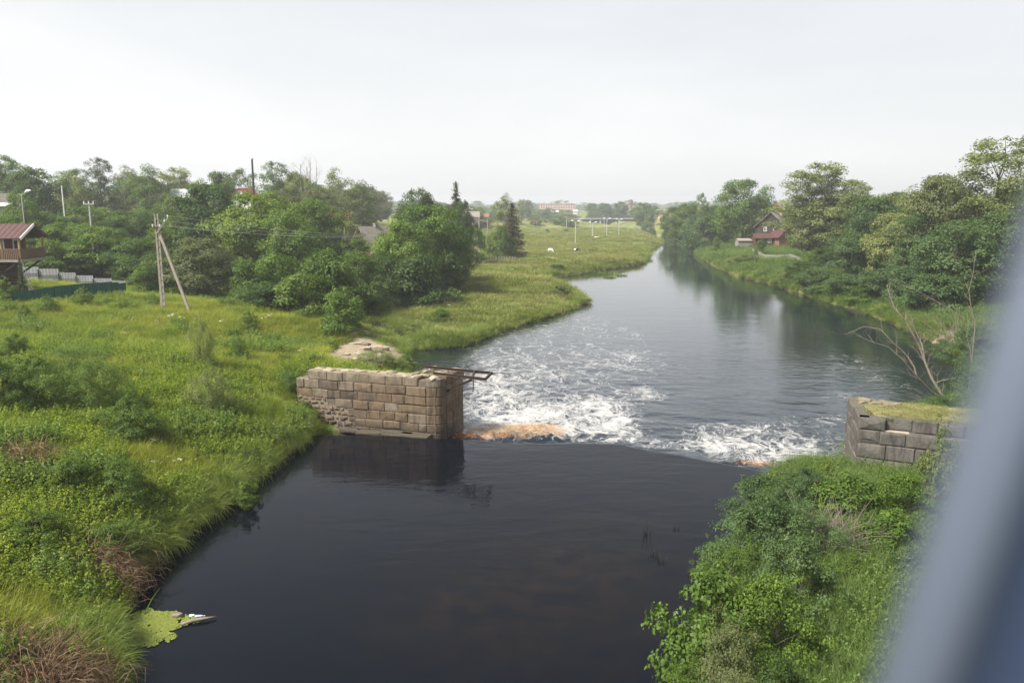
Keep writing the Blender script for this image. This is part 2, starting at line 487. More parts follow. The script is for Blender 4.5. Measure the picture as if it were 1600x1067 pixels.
TA = blobs(X, Y, tan_px) * sstep(-0.3, 0.3, S)
fine = (X > -8) & (X < 20) & (Y > 30) & (Y < 62)
chop = np.clip(FO, 0, 1.3) * 0.16 * fine
rough = (fbm(X/0.55, Y/0.55, 71, 4) - 0.5) * 2.2
swell = (fbm(X/2.2 + 0.3*Y, Y/1.3, 75, 3) - 0.5) * 0.55 * fine * sstep(0.4, 2, S) * np.exp(-np.maximum(S, 0)/14)
boil = (blob(X, Y, -1.0, 40.9, 2.6, 1.0) * 0.42 + blob(X, Y, 1.5, 40.6, 3, .8) * 0.2 + blob(X, Y, 11.2, 36.5, 1.2, .5) * 0.25) * sstep(0.0, 0.7, S)
lipfree = sstep(0.35, 1.3, S)
WZ = ZL * sstep(-0.45, 0.75, S) + (chop + boil*0.8) * rough * lipfree + boil * 0.45 * sstep(.2, 1.1, S) + swell * 0.5
WZ = WZ + 0.03 * np.exp(-((S + 0.5)/0.35)**2) * 0
def water_material():
    m, nt, out = nodes_of('river_water')
    pos = world_pos(nt)
    foam = N(nt, 'ShaderNodeAttribute', attribute_name='foam').outputs['Fac']
    tan_ = N(nt, 'ShaderNodeAttribute', attribute_name='tan').outputs['Fac']
    calm = N(nt, 'ShaderNodeAttribute', attribute_name='calm').outputs['Fac']
    # foam lace
    warp = nt.nodes.new('ShaderNodeTexNoise'); warp.inputs['Scale'].default_value = 0.45; warp.inputs['Detail'].default_value = 3
    nt.links.new(pos, warp.inputs['Vector'])
    wv = nt.nodes.new('ShaderNodeVectorMath'); wv.operation = 'MULTIPLY_ADD'
    nt.links.new(warp.outputs['Color'], wv.inputs[0]); wv.inputs[1].default_value = (3.0, 3.0, 0); nt.links.new(pos, wv.inputs[2])
    wp = wv.outputs[0]
    def ridge(scale, sharp, det, ms, rz):
        q = noise(nt, wp, scale, det, 0.55, 0.5, ms, (0, 0, rz))
        return mth(nt, 'SUBTRACT', 1.0, mth(nt, 'MULTIPLY', mth(nt, 'ABSOLUTE', mth(nt, 'SUBTRACT', q, 0.5)), sharp))
    b2 = noise(nt, wp, 2.3, 6, 0.65, 0.6)
    fine_ = noise(nt, pos, 8.0, 5, 0.7)
    lace = mth(nt, 'MAXIMUM', ridge(0.42, 9.0, 4, (1.0, 0.55, 0.0), -0.5), mth(nt, 'MULTIPLY', ridge(1.1, 7.0, 4, (1.0, 0.6, 0.0), -0.35), 0.92))
    lace = mth(nt, 'MAXIMUM', lace, mth(nt, 'MULTIPLY', ridge(3.2, 5.5, 3, (1.0, 0.7, 0.0), -0.2), 0.8))
    lace = mth(nt, 'ADD', mth(nt, 'MAXIMUM', lace, 0.0), mth(nt, 'MULTIPLY', mth(nt, 'SUBTRACT', fine_, 0.5), 0.9))
    lace = mth(nt, 'ADD', lace, mth(nt, 'MULTIPLY', mth(nt, 'SUBTRACT', b2, 0.5), 0.7))
    lo = mth(nt, 'SUBTRACT', 1.02, mth(nt, 'MULTIPLY', foam, 1.12))
    fm = mth(nt, 'DIVIDE', mth(nt, 'SUBTRACT', lace, lo), 0.55)
    fm = mth(nt, 'MULTIPLY', mth(nt, 'MINIMUM', mth(nt, 'MAXIMUM', fm, 0.0), 0.88), mth(nt, 'MINIMUM', mth(nt, 'MULTIPLY', foam, 6.0), 1.0))
    fcol = mixc(nt, mrange(nt, b2, 0.35, 0.65), (0.33, 0.325, 0.315), (0.52, 0.515, 0.505))
    tcol = mixc(nt, mrange(nt, fine_, 0.3, 0.7), (0.15, 0.075, 0.024), (0.46, 0.31, 0.14))
    tv = mth(nt, 'ADD', tan_, mth(nt, 'MULTIPLY', mth(nt, 'SUBTRACT', b2, 0.52), 2.2))
    fcol = mixc(nt, mrange(nt, tv, 0.35, 1.0, 0, .8), fcol, tcol)
    # waves
    near = noise(nt, pos, 0.85, 4, 0.55, 0.5, (0.75, 1.35, 0.0), (0, 0, 0.12))
    fineW = noise(nt, pos, 2.6, 3, 0.6, 0.3, (0.6, 1.4, 0.0), (0, 0, -0.1))
    big = noise(nt, pos, 0.35, 4, 0.55, 0.6, (0.6, 1.2, 0.0))
    gust = noise(nt, pos, 0.045, 3, 0.5, 0.6, (0.5, 1.0, 0.0))
    h = mth(nt, 'ADD', mth(nt, 'MULTIPLY', near, 0.085), mth(nt, 'MULTIPLY', fineW, 0.022))
    h = mth(nt, 'ADD', h, mth(nt, 'MULTIPLY', big, 0.10))
    ampa = N(nt, 'ShaderNodeAttribute', attribute_name='amp').outputs['Fac']
    amp = mth(nt, 'MULTIPLY', mrange(nt, gust, 0.35, 0.65, 0.5, 1.2), ampa)
    h = mth(nt, 'MULTIPLY', h, amp)
    bp = N(nt, 'ShaderNodeBump', Strength=1.0, Distance=1.0)
    nt.links.new(h, bp.inputs['Height'])
    wb = N(nt, 'ShaderNodeBsdfPrincipled', Roughness=0.04)
    nt.links.new(mrange(nt, calm, 0, 1, 1.60, 1.185), wb.inputs['IOR'])  # index set low on calm water to dim its sky reflection, high on river
    wb.inputs['Specular Tint'].default_value = (0.68, 0.85, 1.0, 1)  # blue of the overhead sky put into the reflection tint
    sky_tinted_body = mixc(nt, mrange(nt, noise(nt, pos, 0.4, 4), 0.4, 0.7), (0.0021, 0.0034, 0.0066), (0.0034, 0.0041, 0.0062))  # blue sky reflection painted into the water's body colour
    sky_tinted_body = mixc(nt, calm, (0.007, 0.0115, 0.017), sky_tinted_body)
    shoal = N(nt, 'ShaderNodeAttribute', attribute_name='shoal').outputs['Fac']
    sky_tinted_body = mixc(nt, mth(nt, 'MULTIPLY', shoal, mrange(nt, noise(nt, pos, 1.1, 6, 0.7), 0.35, 0.7)), sky_tinted_body, (0.012, 0.008, 0.006))
    amber = mrange(nt, mth(nt, 'ADD', tan_, mth(nt, 'MULTIPLY', mth(nt, 'SUBTRACT', b2, 0.5), 1.2)), 0.3, 0.9)
    nt.links.new(mixc(nt, amber, sky_tinted_body, mixc(nt, mrange(nt, fine_, .35, .65), (0.11, 0.042, 0.010), (0.26, 0.125, 0.036))), wb.inputs['Base Color'])
    nt.links.new(bp.outputs[0], wb.inputs['Normal'])
    fb = N(nt, 'ShaderNodeBsdfPrincipled', Roughness=0.75)
    fb.inputs['Specular IOR Level'].default_value = 0.3
    nt.links.new(fcol, fb.inputs['Base Color'])
    bf = N(nt, 'ShaderNodeBump', Strength=0.8, Distance=0.12)
    nt.links.new(mth(nt, 'ADD', mth(nt, 'MULTIPLY', b2, 0.7), mth(nt, 'MULTIPLY', fine_, 0.4)), bf.inputs['Height']); nt.links.new(bf.outputs[0], fb.inputs['Normal'])
    mx = N(nt, 'ShaderNodeMixShader')
    nt.links.new(fm, mx.inputs[0]); nt.links.new(wb.outputs[0], mx.inputs[1]); nt.links.new(fb.outputs[0], mx.inputs[2])
    nt.links.new(mx.outputs[0], out.inputs[0])
    return m
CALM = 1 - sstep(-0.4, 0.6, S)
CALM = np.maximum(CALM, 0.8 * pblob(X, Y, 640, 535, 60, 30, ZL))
AMP = np.where(S < 0.3, 0.20 + 0.22*blob(X, Y, -3.5, 36.5, 4.5, 3.5) + 0.15*np.exp(-np.abs(S)/1.5), 1.0*np.exp(-np.maximum(S - 3, 0)/22) + 0.20*np.exp(-np.maximum(S - 20, 0)/60) + 0.05)
AMP = np.where(CALM > .3, np.minimum(AMP, .42), AMP)
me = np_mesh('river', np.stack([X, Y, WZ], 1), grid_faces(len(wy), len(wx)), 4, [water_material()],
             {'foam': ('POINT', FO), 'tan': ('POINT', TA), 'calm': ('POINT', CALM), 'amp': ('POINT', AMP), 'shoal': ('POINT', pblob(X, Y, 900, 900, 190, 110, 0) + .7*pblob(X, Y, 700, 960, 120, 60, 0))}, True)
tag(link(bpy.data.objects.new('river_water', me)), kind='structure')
# ================================================================== VEGETATION LIBRARY
M_LEAF = {
 'mid':   leafy('leaf_mid_green', (0.038,0.077,0.013), (0.091,0.155,0.023), (0.181,0.256,0.034)),
 'dark':  leafy('leaf_dark_green', (0.026,0.054,0.013), (0.057,0.101,0.020), (0.106,0.162,0.030)),
 'light': leafy('leaf_light_green', (0.069,0.116,0.017), (0.134,0.198,0.028), (0.218,0.275,0.044)),
 'grey':  leafy('leaf_grey_green', (0.087,0.114,0.035), (0.174,0.208,0.064), (0.297,0.311,0.106)),
 'olive': leafy('leaf_olive', (0.062,0.082,0.030), (0.118,0.139,0.051), (0.186,0.206,0.084)),
 'blue':  leafy('leaf_cool_green', (0.041,0.077,0.028), (0.083,0.137,0.046), (0.141,0.201,0.069)),
 'bank':  leafy('leaf_bank_green', (0.050,0.094,0.015), (0.101,0.160,0.025), (0.168,0.226,0.042)),
 'fir':   leafy('needle_dark', (0.026,0.041,0.013), (0.057,0.077,0.023), (0.106,0.125,0.038), trans=0.12),
 'larch': leafy('needle_brown_green', (0.048,0.048,0.018), (0.091,0.085,0.028), (0.171,0.146,0.050), trans=0.12),
}
M_BARK = simple('bark', (0.10, 0.085, 0.07), 0.9, 0.35, 6, bump=0.6)
M_BIRCH = simple('pale_bark', (0.36, 0.34, 0.30), 0.85, 0.4, 5, bump=0.3)
M_DEADWOOD = simple('bleached_dead_wood', (0.19, 0.16, 0.13), 0.85, 0.3, 8, bump=0.4)

def rot_to(nrm, spin):
    """two unit vectors spanning the plane with normal nrm"""
    ref = np.where(np.abs(nrm[:, 2:3]) < 0.9, np.array([[0, 0, 1.0]]), np.array([[1.0, 0, 0]]))
    a = np.cross(nrm, ref); a /= np.linalg.norm(a, axis=1, keepdims=True) + 1e-9
    b = np.cross(nrm, a)
    c, s = np.cos(spin)[:, None], np.sin(spin)[:, None]
    return a*c + b*s, -a*s + b*c
def unit(v): return v / (np.linalg.norm(v, axis=-1, keepdims=True) + 1e-9)
def leaf_cards(pos, nrm, size, rng, aspect=0.55):
    n = len(pos)
    u, w = rot_to(unit(nrm), rng.uniform(0, 2*np.pi, n))
    L = size[:, None]
    bend = unit(nrm) * L * 0.18
    V = np.stack([pos - u*L*0.5, pos + w*L*aspect*0.5 + bend, pos + u*L*0.5, pos - w*L*aspect*0.5 + bend], 1).reshape(-1, 3)
    Fc = np.arange(n*4).reshape(n, 4)
    return V, Fc
def crown_data(seed, H, R, base, nclump, per, leaf, kind='round', rc=0.24, flat=0.75, hollow=0.5, lop=0.25, shoots=0.0):
    """leaf clumps spread through an uneven crown; returns leaves and clump centres"""
    rng = np.random.default_rng(seed)
    t = rng.uniform(0, 1, nclump)
    ph = rng.uniform(0, 6.28, 4)
    if kind == 'round': prof = np.sqrt(np.clip(1 - (1.74*t - 0.80)**2, 0.02, 1))
    elif kind == 'tall': prof = np.clip(np.sin(np.pi*np.clip(t*0.76 + 0.14, 0, 1)), 0.12, 1)**0.8 * 0.95
    elif kind == 'dome': prof = np.sqrt(np.clip(1 - t**2.1, 0.03, 1)) * (0.86 + 0.14*np.minimum(t*5, 1))
    else: prof = np.clip(1 - t, 0.04, 1)
    ang = rng.uniform(0, 2*np.pi, nclump)
    lobes = 1 + lop*(np.sin(2*ang + ph[0] + 3*t) * 0.6 + np.sin(3*ang + ph[1] - 4*t)*0.4 + 0.5*np.sin(9*t + ph[2] + ang))
    rr = R * prof * lobes * rng.uniform(hollow**2, 1, nclump)**0.5 * 0.88
    z = H*base + (H*(1 - base))*(t*0.93) + rng.normal(0, 0.02, nclump)*H
    C = np.stack([rr*np.cos(ang), rr*np.sin(ang), z], 1)
    rad = R*rc*rng.uniform(0.55, 1.35, nclump) * (0.65 + 0.35*prof)
    sh = rng.uniform(0, 1, nclump) < shoots                       # stray shoots beyond the outline
    C[sh] *= rng.uniform(1.08, 1.32, sh.sum())[:, None]; rad[sh] *= 0.5
    cnt = np.maximum(4, (per * (rad/(R*rc))**1.6)).astype(int)
    idx = np.repeat(np.arange(nclump), cnt)
    n = len(idx)
    d = unit(rng.normal(size=(n, 3)))
    d[:, 2] = np.where(d[:, 2] < -0.35, -d[:, 2], d[:, 2])
    q = rng.uniform(0, 1, n)**0.42
    pos = C[idx] + d * (rad[idx]*q)[:, None] * np.array([1.1, 1.1, flat])
    pos += rng.normal(0, R*0.018, (n, 3))
    pos[:, 2] = np.maximum(pos[:, 2], leaf*0.5)
    out = pos - np.array([0, 0, H*(base + 0.35*(1-base))]); out = unit(out)
    nrm = unit(d*0.7 + out*0.5 + np.array([0, 0, 0.55]) + rng.normal(0, 0.5, (n, 3)))
    size = leaf * rng.uniform(0.65, 1.35, n)
    rnd = np.clip(rng.uniform(0, 1, nclump)[idx]*0.5 + rng.uniform(0, 1, n)*0.5, 0, 1)
    return pos, nrm, size, rnd, C, rng
def crown_mesh(name, mat, *a, aspect=0.6, **k):
    pos, nrm, size, rnd, C, rng = crown_data(*a, **k)
    V, Fc = leaf_cards(pos, nrm, size, rng, aspect)
    return np_mesh(name, V, Fc, 4, [mat], {'rnd': ('FACE', rnd)}), C
def trunk_mesh(name, mat, seed, H, R, base, C, r0, nlimb=18, multi=1):
    rng = random.Random(seed)
    mb = MB()
    axes = []
    for s in range(multi):
        sp = 0 if multi == 1 else R*0.25
        ox, oy = rng.uniform(-sp, sp), rng.uniform(-sp, sp)
        pts = [(ox*0.2, oy*0.2, -0.4)]
        for i in range(1, 7):
            f = i/6
            pts.append((ox*(0.2 + f) + rng.uniform(-.03, .03)*H*f, oy*(0.2 + f) + rng.uniform(-.03, .03)*H*f, f*H*0.86))
        mb.tube(pts, [r0*(1.25 if i == 0 else 1 - 0.88*i/6) / (multi**0.5) for i in range(7)], 7)
        axes.append(pts)
    idx = list(range(len(C))); rng.shuffle(idx)
    for i in idx[:nlimb]:
        c = Vector(C[i]); pts = axes[rng.randrange(multi)]
        h = max(H*base*0.6, c.z - (0.5*Vector((c.x, c.y, 0)).length) - 0.08*H)
        f = min(0.98, max(0.05, h/(H*0.86)))
        k = min(5, int(f*6)); u = f*6 - k
        a = Vector(pts[k]).lerp(Vector(pts[k+1]), u)
        m = a.lerp(c, 0.5) + Vector((0, 0, -0.02*H + rng.uniform(0, .05)*H))
        rr = r0*0.38*(1 - f*0.6)
        mb.tube([a, m, c], [rr, rr*0.6, rr*0.18], 5, cap=False)
    return mb.mesh(name, mat, smooth=True, recalc=False)
LIB = {}
def reg(key, H, R, crown_args, leafmat, r0, bark=M_BARK, nlimb=18, multi=1, **kw):
    seed, base, ncl, per, leaf = crown_args
    cm, C = crown_mesh('crown_' + key, M_LEAF[leafmat], seed, H, R, base, ncl, per, leaf, **kw)
    tm = trunk_mesh('trunk_' + key, bark, seed, H, R, base, C, r0, nlimb, multi)
    LIB[key] = dict(H=H, R=R, crown=cm, trunk=tm)
# broad trees (about 100 m away and more), tall open trees, then shrubs and near bushes
for i in range(4):
    reg('broad%d' % i, 12, 6, (100 + i, 0.10, 125, 150, 0.34), 'mid', 0.32, rc=0.23, lop=0.34, hollow=0.42)
for i in range(3):
    reg('open%d' % i, 18, 6, (200 + i, 0.14, 170, 110, 0.30), 'grey', 0.34, kind='round', rc=0.19, lop=0.42, hollow=0.15, nlimb=40)
for i in range(2):
    reg('birch%d' % i, 16, 4, (300 + i, 0.2, 75, 95, 0.30), 'grey', 0.2, M_BIRCH, kind='tall', rc=0.25, flat=1.3, lop=0.35, hollow=0.2, nlimb=24)
for i in range(3):
    reg('shrub%d' % i, 4, 3, (400 + i, 0.0, 75, 110, 0.20), 'mid', 0.09, kind='dome', rc=0.25, lop=0.32, multi=4, hollow=0.4)
for i in range(4):
    reg('bush%d' % i, 2.2, 1.7, (500 + i, 0.0, 120, 165, 0.078), 'mid', 0.045, kind='dome', rc=0.2, lop=0.45, multi=5, hollow=0.35, aspect=0.5, shoots=.22)
for i in range(2):
    reg('willow%d' % i, 2.2, 1.7, (520 + i, 0.0, 130, 150, 0.085), 'grey', 0.04, kind='dome', rc=0.18, lop=0.45, multi=6, hollow=0.35, aspect=0.3, flat=1.2, shoots=.28)
for i in range(2):
    reg('broadleaf%d' % i, 2.2, 1.7, (540 + i, 0.0, 100, 75, 0.115), 'light', 0.04, kind='dome', rc=0.2, lop=0.45, multi=6, hollow=0.35, aspect=0.7, shoots=.2)
for i in range(3):
    reg('far%d' % i, 12, 5.5, (600 + i, 0.05, 42, 45, 0.75), 'mid', 0.3, rc=0.28, lop=0.4, hollow=0.4, nlimb=4)

def spruce(key, seed, H, R, leafmat, tiers=40, top_bare=0.0):
    rng = np.random.default_rng(seed)
    pos, nrm, size, rnd = [], [], [], []
    for t in range(tiers):
        f = t/(tiers-1)
        z = H*(0.05 + 0.93*f)
        zj = H/tiers*0.6
        r = R*(1 - f)**0.85*rng.uniform(0.82, 1.1) + 0.12
        nb = int(9 - 4*f)
        for b in range(nb):
            a = rng.uniform(0, 6.28); L = r*rng.uniform(0.75, 1.12)
            n = int(26*L/R*2.2) + 8
            s = rng.uniform(0.08, 1, n)
            droop = -0.28*L*s + 0.10*L*s**3
            sp = rng.normal(0, 0.11*R, n)*(0.35 + s)
            p = np.stack([np.cos(a)*L*s - np.sin(a)*sp, np.sin(a)*L*s + np.cos(a)*sp, z + rng.uniform(-zj, zj) + droop + rng.normal(0, 0.10, n)], 1)
            pos.append(p); rnd.append(np.clip(rng.uniform(0, 1, n)*0.6 + 0.4*s, 0, 1))
            nn = np.stack([np.cos(a)*np.full(n, .35), np.sin(a)*np.full(n, .35), np.ones(n)], 1) + rng.normal(0, .4, (n, 3))
            nrm.append(nn); size.append(rng.uniform(0.22, 0.5, n))
    pos, nrm, size, rnd = map(np.concatenate, (pos, nrm, size, rnd))
    V, Fc = leaf_cards(pos, nrm, size, rng, 0.45)
    mb = MB(); mb.tube([(0, 0, -0.4), (0, 0, H*0.5), (0, 0, H*0.99)], [0.22, 0.13, 0.02], 7)
    LIB[key] = dict(H=H, R=R, crown=np_mesh('crown_' + key, V, Fc, 4, [M_LEAF[leafmat]], {'rnd': ('FACE', rnd)}), trunk=mb.mesh('trunk_' + key, M_BARK, True, False))
spruce('spruce0', 1, 14, 3.2, 'fir')
spruce('spruce1', 2, 12, 3.6, 'larch', 36)

_rs = random.Random(77)
def plant(name, key, x, y, zg, h, w, label, cat, group=None, mat=None, rz=None):
    """one tree or bush: an Empty at its foot > trunk, crown; meshes are shared"""
    L = LIB[key]
    e = empty(name, (x, y, zg), _rs.uniform(0, 6.28) if rz is None else rz)
    tag(e, label, cat, group)
    sx = w/(2*L['R']); sz = h/L['H']
    for part in ('trunk', 'crown'):
        o = inst(part, L[part], e, scale=(sx*_rs.uniform(.95, 1.05), sx*_rs.uniform(.95, 1.05), sz))
        if part == 'crown' and mat:
            o.material_slots[0].link = 'OBJECT'; o.material_slots[0].material = M_LEAF[mat]
    return e
def tree_at(px, top, d, wpx, key, label, mat=None, name='tree', cat='tree', group=None, sink=0.0):
    """a tree d metres ahead whose top and width match the photograph"""
    p = PD(px, top, d)
    zg = gz(p[0], d) - sink
    return plant(name, key, p[0], d, zg, max(1.0, p[2] - zg), wpx*d/F, label, cat, group, mat)
def bush_at(px, base, wpx, hpx, key, label, mat=None, z=None, name='bush', cat='bush', group=None):
    """a bush whose foot shows at the pixel (px, base): walk out along the ray to the ground"""
    zz = 1.0 if z is None else z
    for _ in range(12):
        p = P(px, base, zz); zz = 0.5*zz + 0.5*max(gz(p[0], p[1]), 0.0 if p[1] < 40 else ZL)
    d = p[1]
    return plant(name, key, p[0], d, zz - 0.05, hpx*d/F/math.cos(TH), wpx*d/F, label, cat, group, mat)

# ------------------------------------------------------------------ grasses and weeds: tufts scattered by geometry nodes
M_GRASS = leafy('grass_blades', (0.132,0.170,0.019), (0.253,0.283,0.034), (0.419,0.386,0.068), 0.4, 0.45, 0.65, (0.143,0.216,0.027), 0.16)
M_MEADOW = leafy('meadow_blades', (0.125,0.160,0.034), (0.190,0.225,0.050), (0.280,0.270,0.095), 0.35, 0.6, 0.5, (0.290,0.245,0.100), 0.032)
M_WEED = leafy('weed_leaves', (0.083,0.139,0.016), (0.180,0.246,0.029), (0.334,0.367,0.041), 0.4, 0.5)
M_WEEDD = leafy('nettle_leaves', (0.070,0.128,0.025), (0.143,0.207,0.039), (0.249,0.304,0.060), 0.35, 0.5)
M_SEDGE = leafy('sedge_blades', (0.076,0.130,0.021), (0.163,0.224,0.038), (0.307,0.332,0.086), 0.35, 0.4)
M_DEAD = leafy('dead_stalks', (0.085,0.050,0.028), (0.180,0.110,0.062), (0.290,0.205,0.125), 0.15, 0.4)
M_RIGHTG = leafy('right_bank_grass', (0.068,0.121,0.027), (0.128,0.196,0.046), (0.216,0.263,0.081), 0.4, 0.4)
M_PETAL = simple('white_petals', (0.78, 0.78, 0.72), 0.8, 0.05, bump=0)
def blades(seed, n, spread, h, w, bend, segs=3, hvar=0.4):
    rng = np.random.default_rng(seed)
    r = spread*np.sqrt(rng.uniform(0, 1, n)); a = rng.uniform(0, 6.28, n)
    base = np.stack([r*np.cos(a), r*np.sin(a), np.zeros(n) - 0.05], 1)
    ba = a + rng.normal(0, 1.1, n)
    bd = np.stack([np.cos(ba), np.sin(ba), np.zeros(n)], 1)
    sd = np.stack([-np.sin(ba + rng.normal(0, .7, n)), np.cos(ba), np.zeros(n)], 1); sd = unit(sd)
    hh = h*rng.uniform(1-hvar, 1+hvar, n); bb = bend*rng.uniform(0.3, 1.3, n)
    V, Fq, R = [], [], []
    for s in range(segs+1):
        f = s/segs
        th_ = bb*f
        c = base + bd*(hh*np.sin(th_)*f)[:, None]*0.9 + np.array([0, 0, 1.0])*(hh*f*np.cos(th_*0.85))[:, None]
        ww = (w*(1 - f)**0.8 + 0.0015)*rng.uniform(0.8, 1.2, n)
        V.append(c - sd*ww[:, None]*0.5); V.append(c + sd*ww[:, None]*0.5)
    V = np.stack(V, 1).reshape(-1, 3)
    k = 2*(segs+1)
    o = np.arange(n)[:, None, None]*k
    q = np.array([[2*s, 2*s+1, 2*s+3, 2*s+2] for s in range(segs)])[None]
    rnd = np.repeat(np.clip(rng.uniform(0, 1, n), 0, 1), segs)
    return V, (o + q).reshape(-1, 4), rnd
def herb(seed, nst, spread, h, leaf, per, aspect=0.5):
    """upright stems carrying leaves"""
    rng = np.random.default_rng(seed)
    V0, F0, R0 = blades(seed, nst, spread, h*0.9, 0.012, 0.35, 2, 0.3)
    pos, nrm, sz = [], [], []
    for i in range(nst):
        v = V0[i*6:(i+1)*6]; b, t = v[:2].mean(0), v[4:].mean(0)
        f = rng.uniform(0.15, 1.05, per)
        a = rng.uniform(0, 6.28, per)
        o = np.stack([np.cos(a), np.sin(a), np.zeros(per)], 1)
        L = leaf*(1.25 - 0.6*f)*rng.uniform(.7, 1.3, per)
        pos.append(b + (t - b)*f[:, None] + o*(L*0.5)[:, None]); sz.append(L)
        nrm.append(np.array([0, 0, 1.0]) + o*0.5 + rng.normal(0, .35, (per, 3)))
    pos, nrm, sz = np.concatenate(pos), np.concatenate(nrm), np.concatenate(sz)
    V1, F1 = leaf_cards(pos, nrm, sz, rng, aspect)
    return np.concatenate([V0, V1]), np.concatenate([F0, F1 + len(V0)]), np.concatenate([R0, rng.uniform(0, 1, len(F1))])
def tuft_coll(name, mat, datas):
    c = bpy.data.collections.new(name)
    for i, (V, Fq, R) in enumerate(datas):
        o = bpy.data.objects.new('tuft', np_mesh('tuft_' + name, V, Fq, 4, [mat], {'rnd': ('FACE', R)}))
        c.objects.link(o)
    return c
def scatter(name, pts, rots, scl, coll, label_kind='stuff'):
    n = len(pts)
    me = bpy.data.meshes.new(name)
    me.vertices.add(n); me.vertices.foreach_set('co', np.asarray(pts, np.float32).ravel())
    a = me.attributes.new('rot', 'FLOAT_VECTOR', 'POINT'); a.data.foreach_set('vector', np.asarray(rots, np.float32).ravel())
    a = me.attributes.new('scl', 'FLOAT_VECTOR', 'POINT'); a.data.foreach_set('vector', np.asarray(scl, np.float32).ravel())
    a = me.attributes.new('pick', 'INT', 'POINT'); a.data.foreach_set('value', np.random.default_rng(n).integers(0, len(coll.objects), n).astype(np.int32))
    o = link(bpy.data.objects.new(name, me))
    o['kind'] = label_kind
    ng = bpy.data.node_groups.new('scatter_' + name, 'GeometryNodeTree')
    ng.interface.new_socket(name='Geometry', in_out='INPUT', socket_type='NodeSocketGeometry')
    ng.interface.new_socket(name='Geometry', in_out='OUTPUT', socket_type='NodeSocketGeometry')
    gi, go = ng.nodes.new('NodeGroupInput'), ng.nodes.new('NodeGroupOutput')
    ci = ng.nodes.new('GeometryNodeCollectionInfo')
    ci.inputs['Collection'].default_value = coll
    ci.inputs['Separate Children'].default_value = True
    ci.inputs['Reset Children'].default_value = True
    ip = ng.nodes.new('GeometryNodeInstanceOnPoints')
    ip.inputs['Pick Instance'].default_value = True
    def attr(nm, typ):
        q = ng.nodes.new('GeometryNodeInputNamedAttribute'); q.data_type = typ
        q.inputs['Name'].default_value = nm
        return q.outputs['Attribute']
    L = ng.links.new
    L(gi.outputs[0], ip.inputs['Points']); L(ci.outputs[0], ip.inputs['Instance'])
    L(attr('pick', 'INT'), ip.inputs['Instance Index'])
    L(attr('rot', 'FLOAT_VECTOR'), ip.inputs['Rotation']); L(attr('scl', 'FLOAT_VECTOR'), ip.inputs['Scale'])
    L(ip.outputs[0], go.inputs[0])
    md = o.modifiers.new('scatter', 'NODES'); md.node_group = ng
    return o
# ================================================================== MASONRY PIERS
def stone_mat(name, a, b, stain, dark):
    m, nt, out = nodes_of(name)
    pos = world_pos(nt)
    oi = nt.nodes.new('ShaderNodeObjectInfo')
    n1 = noise(nt, pos, 1.3, 6, 0.65); n2 = noise(nt, pos, 9, 5, 0.7); n3 = noise(nt, pos, 2.2, 5, 0.6, 0.4, (1.6, 1.6, 0.35))
    c = mixc(nt, oi.outputs['Random'], a, b)
    c = mixc(nt, mrange(nt, n1, 0.45, 0.68, 0, .55), c, stain)
    c = mixc(nt, mrange(nt, n3, 0.48, 0.70, 0, .8), c, dark)
    sx = nt.nodes.new('ShaderNodeSeparateXYZ'); nt.links.new(pos, sx.inputs[0])
    tide = mrange(nt, mth(nt, 'ADD', sx.outputs['Z'], mth(nt, 'MULTIPLY', n1, 0.7)), 0.45, 0.95, .8, 0)
    c = mixc(nt, tide, c, (0.05, 0.045, 0.033))
    c = mixc(nt, 1.0, c, mixc(nt, mrange(nt, n2, 0.25, 0.75), (0.72,)*3, (1.25,)*3), 'MULTIPLY')
    p = N(nt, 'ShaderNodeBsdfPrincipled', Roughness=0.9)
    p.inputs['Specular IOR Level'].default_value = 0.2
    nt.links.new(c, p.inputs['Base Color'])
    bp = N(nt, 'ShaderNodeBump', Strength=0.6, Distance=0.03)
    nt.links.new(mth(nt, 'ADD', n2, n1), bp.inputs['Height']); nt.links.new(bp.outputs[0], p.inputs['Normal'])
    nt.links.new(p.outputs[0], out.inputs[0])
    return m
M_TAN = stone_mat('tan_granite', (0.133,0.095,0.059), (0.178,0.130,0.084), (0.182,0.143,0.105), (0.059,0.042,0.029))
M_BUFF = stone_mat('weathered_limestone', (0.174,0.141,0.104), (0.222,0.185,0.137), (0.148,0.111,0.074), (0.063,0.050,0.038))
M_SOOT = stone_mat('dark_stained_stone', (0.086,0.065,0.049), (0.133,0.101,0.072), (0.158,0.122,0.086), (0.036,0.030,0.025))
M_GREY = stone_mat('grey_weathered_stone', (0.097,0.089,0.079), (0.129,0.119,0.106), (0.143,0.131,0.112), (0.046,0.042,0.039))
M_PALE = stone_mat('pale_broken_limestone', (0.30,0.25,0.19), (0.40,0.335,0.26), (0.26,0.20,0.135), (0.16,0.125,0.085))
M_MORTAR = simple('lime_mortar', (0.20, 0.165, 0.125), 0.95, 0.35, 6, bump=0.4)
M_CORE = simple('recessed_joint_mortar', (0.13, 0.105, 0.08), 0.95, 0.4, 5, bump=0.4)
_rp = random.Random(5)
def V2(p, z=0.0): return Vector((p[0], p[1], z))
